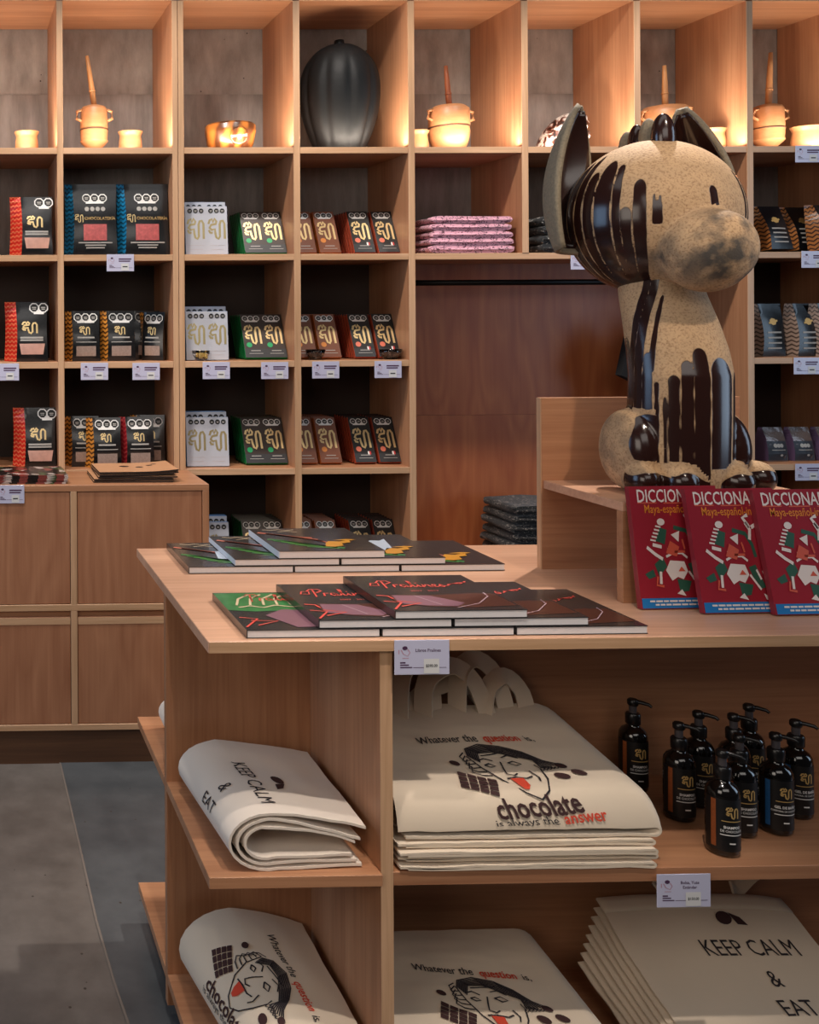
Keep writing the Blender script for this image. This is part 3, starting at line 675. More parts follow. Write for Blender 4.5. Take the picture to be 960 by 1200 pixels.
# ------------------------------------------------------------------ carved pieces on the lit top row
M['pale_wood'] = wood('turned_pale_wood', '#98643e', '#b88258', 'X', rough=0.45, fine=60)
M['pale_stick'] = wood('carved_stick_wood', '#a0683c', '#c8925c', 'Z', rough=0.5, fine=80)
M['burn'] = mat('burnt_band', '#4a2c16', 0.6)
Y_T = 3.72
cup0 = None
def cup(label, pxc, Y=Y_T, s=1.0):
    global cup0
    loc = (xY(pxc, Y), Y, ROW[0])
    if cup0: return dup(cup0, label, loc, scale=(s, s, s))
    g = thing('wooden_cup', label, 'cup', loc, group='turned wooden cups')
    obj('cup_body', B().lathe([(0.036, 0), (0.041, 0.004), (0.0445, 0.022), (0.043, 0.045), (0.040, 0.062), (0.0415, 0.070), (0.0455, 0.077), (0.0465, 0.082), (0.043, 0.083), (0.037, 0.070), (0.037, 0.03), (0.030, 0.012), (0.001, 0.010)], n=36), M['pale_wood'], g, smooth=True)
    obj('rim_band', B().lathe([(0.0462, 0.0795), (0.0474, 0.081), (0.0466, 0.0826)], n=36), M['pale_wood'], g, smooth=True)
    cup0 = g; return g
cup('turned wooden cup, leftmost on the lit top row', 32)
cup('turned wooden cup right of the tall stick pot in the second bay', 153.5)
cup('turned wooden cup peeking out beside the divider in the fifth bay', 488.5)
cup('turned wooden cup right behind the statue ears', 835, 3.69, 1.0)
cup('turned wooden cup at the right edge of the top row', 946, 3.68, 1.08)
def pot(label, pxc, style, hs, tilt, Y=Y_T, stick='pale_stick'):
    g = thing('whisk_pot', label, 'pot', (xY(pxc, Y), Y, ROW[0]), group='wooden whisk pots')
    if style == 0:
        prof = [(0.030, 0), (0.034, 0.006), (0.028, 0.018), (0.049, 0.040), (0.053, 0.046), (0.0505, 0.052), (0.0525, 0.085), (0.0515, 0.092), (0.0525, 0.100), (0.0495, 0.165), (0.044, 0.176), (0.026, 0.182), (0.012, 0.184)]
        lug = [(-1, 0.145), (1, 0.145)]; R = 0.050; bz = 0.089
    elif style == 1:
        prof = [(0.050, 0), (0.056, 0.006), (0.070, 0.05), (0.074, 0.080), (0.070, 0.094), (0.0735, 0.100), (0.071, 0.165), (0.060, 0.174), (0.054, 0.178), (0.020, 0.183), (0.010, 0.185)]
        lug = [(-1, 0.145), (1, 0.14)]; R = 0.070; bz = 0.096
    else:
        prof = [(0.045, 0), (0.052, 0.01), (0.060, 0.05), (0.082, 0.085), (0.085, 0.10), (0.083, 0.15), (0.070, 0.172), (0.03, 0.180), (0.010, 0.182)]
        lug = [(-1, 0.14), (1, 0.155)]; R = 0.080; bz = 0.092
    obj('pot_body', B().lathe(prof, n=40), M['pale_wood'], g, smooth=True, ang=50)
    r_at = R + 0.0035
    obj('burnt_ring', B().lathe([(r_at - 0.004, bz - 0.003), (r_at + 0.0005, bz - 0.002), (r_at + 0.0005, bz + 0.002), (r_at - 0.004, bz + 0.003)], n=40), M['burn'], g, smooth=True)
    for sd, zz in lug:
        obj('lug_handle', B().tube([(sd * R * 0.95, -0.012, zz + 0.018), (sd * (R + 0.016), -0.014, zz + 0.012), (sd * (R + 0.017), -0.014, zz - 0.016), (sd * R * 0.95, -0.012, zz - 0.024)], 0.006, 8), M['pale_wood'], g, smooth=True)
    tp = Vector((-math.sin(tilt) * hs, 0, 0.178 + math.cos(tilt) * hs)); bs = Vector((0.002, 0, 0.176))
    obj('whisk_stick', B().tube([bs.lerp(tp, q) for q in (0, 0.25, 0.5, 0.75, 1)], 0.0105, 10, [1.0, 1.05, 0.95, 0.8, 0.62]), M[stick], g, smooth=True)
    obj('stick_collar', B().tube([bs.lerp(tp, 0.30), bs.lerp(tp, 0.33)], 0.0125, 10), M[stick], g, smooth=True)
    return g
M['red_stick'] = wood('reddish_stick_wood', '#7a3f24', '#a8623c', 'Z', rough=0.5, fine=80)
pot('slim turned pot with long tilted whisk stick in the second bay', 111, 0, 0.195, 0.13)
pot('round two-handled pot with reddish stick in the fifth bay', 527, 1, 0.155, 0.07, stick='red_stick')
pot('wide bellied pot with upright stick behind the statue ears', 780, 2, 0.155, 0.0)
pot('slim turned pot with leaning stick in the rightmost bay', 901, 0, 0.205, -0.06)
# carved bowl
def ringmat(name):
    m = bpy.data.materials.new(name); m.use_nodes = True; nt = m.node_tree; N = nt.nodes; L = nt.links; p = N['Principled BSDF']; p.inputs['Roughness'].default_value = 0.3
    tc = N.new('ShaderNodeTexCoord'); wv = N.new('ShaderNodeTexWave'); wv.inputs['Scale'].default_value = 5; wv.inputs['Distortion'].default_value = 9; wv.inputs['Detail'].default_value = 3; L.new(tc.outputs['Object'], wv.inputs['Vector'])
    cr = N.new('ShaderNodeValToRGB'); cr.color_ramp.elements[0].color = lin('#4a2814'); cr.color_ramp.elements[1].color = lin('#a8662c'); cr.color_ramp.elements[0].position = 0.25
    L.new(wv.outputs['Fac'], cr.inputs['Fac']); L.new(cr.outputs['Color'], p.inputs['Base Color']); return m
M['burl'] = ringmat('burl_wood')
g = thing('carved_bowl', 'polished burl wood bowl with ring medallion in the third bay', 'bowl', (xY(270.5, Y_T), Y_T, ROW[0]))
obj('bowl_body', B().lathe([(0.062, 0), (0.074, 0.006), (0.086, 0.035), (0.093, 0.070), (0.0955, 0.082), (0.0935, 0.085), (0.094, 0.100), (0.088, 0.108), (0.080, 0.106), (0.078, 0.05), (0.05, 0.018), (0.001, 0.015)], n=48), M['burl'], g, smooth=True)
b = B()
for i, (r, y) in enumerate(((0.034, -0.082), (0.034, -0.0885), (0.026, -0.090), (0.020, -0.0915), (0.012, -0.092))): pass
b.lathe([(0.033, 0.0), (0.034, 0.004), (0.028, 0.0075), (0.024, 0.0062), (0.016, 0.0085), (0.001, 0.0085)], n=32)
for v in b.bm.verts: v.co = Vector((v.co.x + 0.008, -0.0875 - v.co.z - 0.10 * (v.co.y) ** 2 - (0.006 if v.co.y > 0 else 0) - v.co.y * 0.18, 0.050 + v.co.y))
obj('medallion', b, M['burl'], g, smooth=True)
# black pod sculpture
g = thing('pod_sculpture', 'large black ribbed pod sculpture standing in the fourth bay', 'sculpture', (xY(399, 3.745), 3.745, ROW[0]))
rings = []; n = 96
for i in range(41):
    s = i / 40; z = 0.424 * s
    if s < 0.55: r = 0.085 + 0.066 * math.sin(PI / 2 * (s / 0.55)) ** 0.9
    else: r = 0.151 * math.sqrt(max(0.0, 1 - ((s - 0.55) / 0.45) ** 2.2))
    r = max(r, 0.002); row = []
    for k in range(n):
        a = 2 * PI * k / n; c = abs(math.cos(a * 5 + 0.25)) ; dent = 1 - 0.055 * (1 - c) ** 2 * 2 * math.sin(PI * min(1, s + 0.1))
        row.append(Vector((r * dent * math.cos(a), r * dent * 0.9 * math.sin(a), z)))
    rings.append(row)
M['podblack'] = mat('matt_black_lacquer', '#151617', 0.55, spec=0.2, bump=0.25, scale=60, var=0.25)
obj('pod_body', B().loft(rings), M['podblack'], g, smooth=True)
obj('stem', B().lathe([(0.022, 0.408), (0.019, 0.425), (0.017, 0.437), (0.008, 0.440)], n=20), M['podblack'], g, smooth=True)
# mottled carved animal
M['mottle'] = bpy.data.materials.new('mottled_painted_clay'); m = M['mottle']; m.use_nodes = True; nt = m.node_tree; N = nt.nodes; L = nt.links; p = N['Principled BSDF']; p.inputs['Roughness'].default_value = 0.3
tc = N.new('ShaderNodeTexCoord'); nn = N.new('ShaderNodeTexNoise'); nn.inputs['Scale'].default_value = 26; nn.inputs['Detail'].default_value = 6; nn.inputs['Distortion'].default_value = 1.2; L.new(tc.outputs['Object'], nn.inputs['Vector'])
cr = N.new('ShaderNodeValToRGB'); e = cr.color_ramp.elements; e[0].position = 0.42; e[0].color = lin('#1c0e0a'); e[1].position = 0.60; e[1].color = lin('#c8beb4'); k = e.new(0.48); k.color = lin('#5a2c1e')
L.new(nn.outputs['Fac'], cr.inputs['Fac']); L.new(cr.outputs['Color'], p.inputs['Base Color'])
g = thing('mottled_figure', 'mottled brown and white curled clay figure in the sixth bay', 'sculpture', (xY(655, 3.70), 3.70, ROW[0]))
rings = []
for i in range(25):
    s = i / 24; z = 0.148 * s
    r = 0.085 * (1 - s ** 2.4) ** 0.5 if s < 1 else 0.001; r = max(r, 0.002)
    cx = -0.005 + 0.055 * s ** 1.3
    rings.append([Vector((cx + r * 0.95 * math.cos(2 * PI * k / 40), r * 0.75 * math.sin(2 * PI * k / 40), z)) for k in range(40)])
obj('curled_body', B().loft(rings), M['mottle'], g, smooth=True)
b = B(); b.tube([(0.060, -0.02, 0.138), (0.078, -0.03, 0.122), (0.082, -0.035, 0.10), (0.070, -0.045, 0.085), (0.055, -0.05, 0.082)], 0.015, 12, [1.0, 1.05, 1.0, 0.9, 0.6]); obj('head', b, M['mottle'], g, smooth=True)
b = B(); b.tube([(0.03, -0.062, 0.02), (0.06, -0.06, 0.035), (0.082, -0.05, 0.05), (0.085, -0.045, 0.07)], 0.012, 10, [1, 1, 0.9, 0.5]); obj('arm', b, M['mottle'], g, smooth=True)
# ------------------------------------------------------------------ books on the table
M['pages'] = mat('page_block', '#d8d2d0', 0.7, var=0.06, scale=200); M['pagesB'] = mat('page_block_bluish', '#cfd3da', 0.7)
M['cov_dark'] = mat('charcoal_laminated_cover', '#2f2d2d', 0.25, coat=0.5)
M['c_scarlet'] = mat('scarlet_print', '#c8493e', 0.4); M['c_mauve'] = mat('mauve_photo', '#7a5560', 0.35, coat=0.3, var=0.2, scale=25); M['c_brownp'] = mat('cocoa_photo', '#4c2c24', 0.3, coat=0.4, var=0.3, scale=30)
M['c_leaf'] = mat('leaf_green_photo', '#34703c', 0.35, coat=0.3, var=0.6, scale=40); M['c_lime'] = mat('lime_photo', '#589848', 0.35, coat=0.3, var=0.35, scale=60); M['c_coral'] = mat('coral_photo', '#bb6652', 0.35, coat=0.3, var=0.3, scale=50)
M['c_amber'] = mat('amber_photo', '#c88a2c', 0.35, coat=0.3, var=0.25, scale=40); M['c_cream'] = mat('cream_photo', '#cdb392', 0.4, coat=0.3, var=0.12, scale=30); M['c_pale'] = mat('pale_rose_print', '#b99aa0', 0.4)
M['glare'] = mat('painted_wrap_glare', '#c3cedc', 0.18, coat=0.5)  # pale colour of the glare painted on the book wrap
EPS = 0.0008
SCRIPT = [[(0.02, -0.12), (0.12, 0.5), (0.18, 0.9)], [(-0.12, 0.66), (0.08, 0.98), (0.4, 0.96), (0.48, 0.72), (0.2, 0.48)], [(0.50, 0.0), (0.56, 0.3), (0.60, 0.42), (0.66, 0.36), (0.76, 0.38)],
          [(1.0, 0.35), (0.86, 0.38), (0.80, 0.18), (0.88, 0.02), (1.0, 0.15), (1.02, 0.38), (1.04, 0.05), (1.13, 0.04)], [(1.15, 0.05), (1.30, 0.5), (1.38, 0.88), (1.31, 0.95), (1.27, 0.5), (1.30, 0.06), (1.39, 0.03)],
          [(1.42, 0.1), (1.50, 0.38), (1.52, 0.05), (1.60, 0.03)], [(1.52, 0.55), (1.56, 0.62)], [(1.64, 0.0), (1.70, 0.38), (1.72, 0.1), (1.82, 0.36), (1.90, 0.3), (1.92, 0.05), (2.0, 0.03)],
          [(2.02, 0.12), (2.18, 0.22), (2.18, 0.36), (2.08, 0.36), (2.04, 0.15), (2.12, 0.02), (2.26, 0.08)], [(2.28, 0.08), (2.42, 0.4), (2.40, 0.25), (2.50, 0.12), (2.42, 0.02), (2.30, 0.06)]]
def script(b, x, y, s, fn):
    for ln in SCRIPT: b.strokes([[(x + (px - (0.12 if px > 0.49 else 0)) * s * 1.05, y + py * s) for px, py in ln]], 0.016, fn)
def book_flat(label, group, x0, x1, y0, y1, z0, z1, style, spine='cov_dark', wrapped=True):
    g = thing('cook_book', label, 'book', ((x0 + x1) / 2, (y0 + y1) / 2, z0), group=group)
    w, d, h = x1 - x0, y1 - y0, z1 - z0; ct = 0.0012
    obj('page_block', B().box(-w / 2 + 0.002, w / 2 - 0.001, -d / 2 + 0.001, d / 2 - 0.001, ct, h - ct), M['pages'], g)
    obj('back_cover', B().box(-w / 2, w / 2, -d / 2, d / 2, 0, ct), M['cov_dark'], g)
    obj('front_cover', B().box(-w / 2, w / 2, -d / 2, d / 2, h - ct, h), M['cov_dark'], g)
    obj('spine', B().box(-w / 2, -w / 2 + 0.0018, -d / 2, d / 2, ct, h - ct), M[spine], g)
    zt = h + 0.0004; P = lambda x, y: Vector((-w / 2 + x * w, -d / 2 + y * d, zt)); P2 = lambda x, y: P(x, y) + Vector((0, 0, 0.0004)); P3 = lambda x, y: P(x, y) + Vector((0, 0, 0.0008))
    cov = None
    if style == 'script':
        ph = obj('cover_photo', B().shape([(0.10, 0.20), (0.14, 0.42), (0.44, 0.40), (0.80, 0.44), (0.97, 0.42), (0.98, 0.10), (0.60, 0.06), (0.30, 0.10)], P), M['c_brownp'], g)
        obj('cover_photo', B().shape([(0.12, 0.18), (0.15, 0.40), (0.44, 0.38), (0.62, 0.18), (0.52, 0.09), (0.30, 0.12)], P2), M['c_mauve'], g)
        b = B(); b.strokes([[(0.32, 0.38), (0.42, 0.13)], [(0.50, 0.05), (0.72, 0.16), (0.88, 0.34), (0.90, 0.45)]], 0.008, P3); obj('highlight_line', b, M['c_pale'], g)
        b = B(); b.strokes([[(0.03, 0.40), (0.11, 0.38), (0.12, 0.30)], [(0.02, 0.24), (0.14, 0.20), (0.02, 0.03)], [(0.10, 0.10), (0.28, 0.18), (0.12, 0.24)]], 0.018, P3); obj('red_ribbon_print', b, M['c_scarlet'], g)
        b = B(); script(b, 0.20, 0.63, 0.20, P2); b.strokes([[(0.10, 0.68), (0.13, 0.76), (0.19, 0.76), (0.17, 0.68), (0.12, 0.69)], [(0.72, 0.66), (0.78, 0.72), (0.86, 0.72), (0.93, 0.79)], [(0.74, 0.70), (0.84, 0.74), (0.92, 0.76)]], 0.014, P2)
        obj('script_title', b, M['c_scarlet'], g, label='red script title lettering')
        b = B(); b.text('2007 · 2017', 0.04, P2, 0.47, 0.52, sx=1.2); obj('small_title', b, M['c_scarlet'], g)
    elif style == 'script_green':
        b = B(); b.shape([(0.0, 0.5), (0.0, 0.98), (0.30, 0.98), (0.9, 0.97), (0.8, 0.6), (0.5, 0.48), (0.2, 0.46)], P); obj('cover_photo', b, M['c_leaf'], g)
        b = B(); b.shape([(0.25, 0.35), (0.42, 0.50), (0.75, 0.46), (0.9, 0.3), (0.7, 0.06), (0.4, 0.05)], P2); obj('cover_photo', b, M['c_mauve'], g)
        b = B()
        for k in range(6): b.strokes([[(0.1 + 0.11 * k, 0.62), (0.16 + 0.1 * k, 0.80), (0.28 + 0.1 * k, 0.92)]], 0.02, P3)
        b.strokes([[(0.1, 0.56), (0.2, 0.6), (0.3, 0.55), (0.4, 0.61), (0.55, 0.56)]], 0.02, P3); obj('cover_photo', b, M['c_cream'], g)
        b = B(); b.strokes([[(0.03, 0.30), (0.16, 0.26), (0.02, 0.06)], [(0.12, 0.10), (0.3, 0.2), (0.1, 0.22)]], 0.018, P3); script(b, 0.25, 0.74, 0.19, P3); obj('script_title', b, M['c_scarlet'], g)
        b = B(); b.shape([(0.80, 0.05), (0.86, 0.35), (0.97, 0.32), (0.94, 0.05)], P2); obj('cover_photo', b, M['c_cream'], g)
    else:
        b = B()
        for k in range(5): b.strokes([[(0.04 + 0.05 * k, 0.50 - 0.06 * k), (0.16 + 0.07 * k, 0.44 - 0.06 * k), (0.30 + 0.07 * k, 0.30 - 0.04 * k), (0.42 + 0.06 * k, 0.22 - 0.03 * k)]], 0.06, P)
        obj('cover_photo', b, M['c_leaf'], g)
        b = B()
        for k in range(5): b.strokes([[(0.08 + 0.06 * k, 0.44 - 0.07 * k), (0.20 + 0.07 * k, 0.36 - 0.06 * k), (0.36 + 0.06 * k, 0.24 - 0.04 * k)]], 0.016, P2)
        obj('cover_photo', b, M['c_lime'], g)
        b = B()
        for k in range(4): b.strokes([[(0.03 + 0.07 * k, 0.80 - 0.05 * k), (0.18 + 0.08 * k, 0.70 - 0.06 * k), (0.36 + 0.06 * k, 0.58 - 0.06 * k), (0.50 + 0.03 * k, 0.54 - 0.08 * k)]], 0.042 - 0.004 * k, P2)
        obj('cover_photo', b, M['c_coral'], g)
        b = B()
        b.shape([(0.50, 0.16), (0.54, 0.28), (0.60, 0.38), (0.70, 0.36), (0.82, 0.42), (0.80, 0.32), (0.70, 0.28), (0.68, 0.18), (0.58, 0.14)], P3); b.shape([(0.66, 0.42), (0.80, 0.46), (0.90, 0.44), (0.82, 0.40)], P3); obj('flower_photo', b, M['c_amber'], g)
        b = B(); b.strokes([[(0.12, 0.93), (0.2, 0.90), (0.28, 0.93), (0.36, 0.89), (0.44, 0.92)]], 0.014, P2); b.strokes([[(0.24, 0.82), (0.34, 0.85), (0.44, 0.81)]], 0.012, P2); obj('script_title', b, M['c_cream'], g)
        b = B()
        if style == 'leafy_glare': b.shape([(0.36, 0.30), (0.52, 0.26), (0.66, 0.40), (0.74, 0.78), (0.66, 0.70), (0.58, 0.72), (0.40, 0.58)], P3); obj('painted_glare', b, M['glare'], g)  # reflection on the plastic wrap painted as a pale patch
    return g
PZ = TZ + EPS; BH = 0.0147; PX_ = 0.2345
F0 = 1.7385
fb = [(aY(289, 741, F0).x, aY(445.5, 741, F0).x), (aY(447.5, 741, F0).x, aY(603, 741, F0).x), (aY(605, 741, F0).x, aY(759.5, 741, F0).x)]
G1 = 'dark script titled books in the front pile'
for k, (a, c) in enumerate(fb):
    book_flat(['front left corner book with green photo in the lowest layer', 'middle book in the lowest layer of the front pile', 'charcoal book at the right end of the front pile, lowest layer'][k], G1, a, c, F0, F0 + 0.236, PZ, PZ + BH, ['script_green', 'script', 'script'][k])
z2 = PZ + BH + EPS
book_flat('front pile book of the second layer, left of the two', G1, aY(374, 730, F0).x, aY(530.5, 730, F0).x, F0 + 0.002, F0 + 0.238, z2, z2 + BH, 'script')
book_flat('front pile book of the second layer, right of the two', G1, aY(533, 730, F0).x, aY(691.5, 730, F0).x, F0 + 0.003, F0 + 0.239, z2, z2 + BH, 'script')
z3 = z2 + BH + EPS
book_flat('topmost book of the front pile, with red script title on charcoal', G1, aY(463, 720, F0).x, aY(619, 720, F0).x, F0 + 0.001, F0 + 0.237, z3, z3 + BH, 'script', 'c_brownp')
B0 = 2.18
G2 = 'dark photo cover books in the rear pile'
bb = [(221, 344), (345, 468.5), (470, 592)]
for k, (a, c) in enumerate(bb):
    book_flat(['rear left corner book with leafy cover, lowest layer', 'middle book in the lowest layer of the rear pile', 'dark book at the right end of the rear pile, lowest layer'][k], G2, aY(a, 670, B0).x, aY(c, 670, B0).x, B0, B0 + 0.232, PZ, PZ + BH, ['leafy_glare', 'leafy', 'leafy'][k])
book_flat('rear pile book of the second layer, left of the two', G2, aY(276, 661, B0).x, aY(398.5, 661, B0).x, B0 + 0.002, B0 + 0.234, z2, z2 + BH, 'leafy', 'pagesB')
book_flat('rear pile book of the second layer, right of the two', G2, aY(400, 661, B0).x, aY(523, 661, B0).x, B0 + 0.002, B0 + 0.234, z2, z2 + BH, 'leafy_glare')
book_flat('topmost book of the rear pile, green and orange photo on charcoal', G2, aY(327.5, 653, B0).x, aY(451.5, 653, B0).x, B0 + 0.001, B0 + 0.233, z3, z3 + BH * 1.15, 'leafy', 'pagesB')

# ------------------------------------------------------------------ red dictionaries leaning on the stand
M['dic_red'] = mat('red_laminated_cover', '#9a2230', 0.3, coat=0.5, var=0.08, scale=8); M['dic_side'] = mat('red_cover_edge', '#8a2430', 0.4)
M['d_white'] = mat('cover_white_print', '#e8dcd6', 0.4); M['d_orange'] = mat('cover_orange_print', '#e0862c', 0.4); M['d_blue'] = mat('cover_blue_print', '#1f78bc', 0.35, coat=0.4)
M['d_yellow'] = mat('cover_yellow_print', '#f0bc28', 0.4); M['d_green'] = mat('cover_green_print', '#2f5a48', 0.4); M['d_dgreen'] = mat('cover_badge_green', '#3a5436', 0.4); M['d_teal'] = mat('cover_teal_print', '#2a6a68', 0.4); M['d_rule'] = mat('cover_red_lettering', '#d05a44', 0.4)
def dictionary():
    w, h, d = 0.176, 0.234, 0.012
    g = thing('dictionary', 'red dictionary leaning at the left end of the row of three', 'book', (0, 0, 0), group='red dictionaries leaning on the stand')
    obj('page_block', B().box(0.002, w - 0.001, -d + 0.0012, -0.0012, 0.001, h - 0.001), M['pages'], g)
    obj('front_cover', B().box(0, w, -d, -d + 0.0011, 0, h), M['dic_red'], g); obj('back_cover', B().box(0, w, -0.0011, 0, 0, h), M['dic_red'], g)
    obj('spine', B().box(0, 0.0018, -d + 0.0012, -0.0012, 0, h), M['dic_side'], g)
    lay = lambda k: (lambda x, z: Vector((x * w, -d - 0.0004 * k, z * h)))
    P, Q, R_ = lay(1), lay(2), lay(3)
    obj('title_lettering', B().text('DICCIONARIO', 0.150, P, 0.51, 0.915, sx=0.88, fat=0.012), M['d_white'], g)
    obj('subtitle_lettering', B().text('Maya-español-inglés', 0.098, P, 0.50, 0.81, sx=0.90, fat=0.008), M['d_orange'], g)
    b = B(); b.rect(0.08, 0.30, 0.858, 0.868, P, 1, 1); b.rect(0.38, 0.62, 0.855, 0.865, P, 1, 1); b.rect(0.70, 0.92, 0.853, 0.863, P, 1, 1); obj('small_lettering', b, M['d_rule'], g)
    bl = obj('blue_strip', B().rect(0.012, 0.998, 0.004, 0.085, P, 1, 1), M['d_blue'], g)
    b = B()
    for zz, a, c in ((0.060, 0.10, 0.94), (0.032, 0.16, 0.88)):
        x = a; r = random.Random(int(zz * 1000))
        while x < c: l = r.uniform(0.04, 0.10); b.rect(x, min(c, x + l), zz - 0.006, zz + 0.008, Q, 1, 1); x += l + 0.012
    obj('strip_lettering', b, M['d_white'], bl)
    # generic dancer figure in a feathered costume
    b = B()
    b.shape([(0.32, 0.31), (0.38, 0.39), (0.54, 0.38), (0.57, 0.30), (0.51, 0.235), (0.45, 0.255), (0.38, 0.225)], Q); b.strokes([[(0.34, 0.42), (0.42, 0.45), (0.52, 0.45), (0.58, 0.41)], [(0.66, 0.34), (0.70, 0.26)], [(0.36, 0.48), (0.42, 0.47)]], 0.02, Q)
    b.disc(0.32, 0.705, 0.045, 0.03, Q, 10); b.shape([(0.42, 0.60), (0.52, 0.63), (0.50, 0.54), (0.46, 0.57)], Q)
    b.strokes([[(0.62, 0.72), (0.66, 0.66), (0.64, 0.58)], [(0.66, 0.68), (0.60, 0.76), (0.66, 0.78)], [(0.68, 0.68), (0.78, 0.72), (0.76, 0.76)]], 0.032, Q)
    b.strokes([[(0.13, 0.50), (0.22, 0.44), (0.30, 0.40)], [(0.20, 0.52), (0.30, 0.50)], [(0.26, 0.30), (0.25, 0.20)]], 0.028, Q)
    b.shape([(0.72, 0.33), (0.88, 0.27), (0.84, 0.21), (0.76, 0.22)], Q); b.disc(0.78, 0.36, 0.03, 0.018, Q, 8)
    b.shape([(0.42, 0.12), (0.52, 0.10), (0.48, 0.155)], Q); b.shape([(0.70, 0.15), (0.82, 0.10), (0.72, 0.10)], Q); b.strokes([[(0.58, 0.30), (0.68, 0.18)]], 0.02, Q)
    for k in range(5): b.strokes([[(0.18 + 0.018 * k, 0.56 + 0.028 * k), (0.24 + 0.018 * k, 0.55 + 0.028 * k)]], 0.014, Q)
    obj('costume_print', b, M['d_white'], g, kind='stuff')
    b = B()
    b.shape([(0.24, 0.55), (0.30, 0.66), (0.38, 0.64), (0.34, 0.52)], P); b.strokes([[(0.46, 0.66), (0.60, 0.63), (0.66, 0.54), (0.68, 0.44)]], 0.035, P)
    b.shape([(0.20, 0.36), (0.30, 0.42), (0.34, 0.34), (0.24, 0.26)], P); b.shape([(0.44, 0.24), (0.60, 0.22), (0.56, 0.14), (0.46, 0.13)], P); b.shape([(0.58, 0.36), (0.66, 0.38), (0.74, 0.20), (0.66, 0.18)], P)
    b.shape([(0.08, 0.28), (0.18, 0.32), (0.20, 0.26), (0.12, 0.24)], P); obj('costume_print', b, M['d_green'], g, kind='stuff')
    b = B(); b.shape([(0.34, 0.45), (0.40, 0.55), (0.50, 0.50), (0.46, 0.42)], R_); b.strokes([[(0.22, 0.26), (0.20, 0.19), (0.28, 0.18)], [(0.54, 0.56), (0.56, 0.48)], [(0.44, 0.46), (0.56, 0.46)]], 0.02, R_); b.shape([(0.46, 0.30), (0.50, 0.34), (0.54, 0.30)], R_); obj('costume_print', b, M['d_rule'], g, kind='stuff')
    bc = obj('blue_bubble', B().disc(0.88, 0.665, 0.125, 0.095, P, 24), M['d_blue'], g)
    yc = obj('yellow_bubble', B().disc(0.92, 0.475, 0.13, 0.092, P, 24).shape([(0.84, 0.42), (1.0, 0.42), (0.98, 0.36), (0.86, 0.345)], P), M['d_yellow'], g)
    gc = obj('green_badge', B().disc(0.88, 0.235, 0.10, 0.075, P, 20), M['d_dgreen'], g)
    b = B()
    for k in range(4): b.rect(0.80, 0.96, 0.70 - 0.03 * k, 0.708 - 0.03 * k, Q, 1, 1)
    obj('bubble_lettering', b, M['d_white'], bc)
    b = B()
    for k in range(4): b.rect(0.83, 0.99, 0.515 - 0.027 * k, 0.522 - 0.027 * k, Q, 1, 1)
    obj('bubble_lettering', b, M['d_green'], yc)
    b = B()
    for k in range(3): b.rect(0.82, 0.94, 0.255 - 0.025 * k, 0.262 - 0.025 * k, Q, 1, 1)
    obj('badge_lettering', b, M['d_white'], gc)
    return g
dic = dictionary()
for k, (pxl, yb, lean, yaw, lab) in enumerate(((752.5, 715.5, 0.150, 0.02, None), (826, 718.5, 0.21, 0.02, 'red dictionary in the middle of the leaning row of three'), (910.5, 718.5, 0.235, 0.02, 'red dictionary at the right picture edge, last of the leaning row'))):
    p = aZ(pxl, yb, TZ); Yd = p.y - (0, 0.014, 0.024)[k]; loc = Vector((aY(pxl, yb, Yd).x, Yd + 0.0125, TZ + EPS))
    if k == 0: dic.location = loc; dic.rotation_euler = (-lean, 0, yaw)
    else: dup(dic, lab, loc, yaw, -lean)
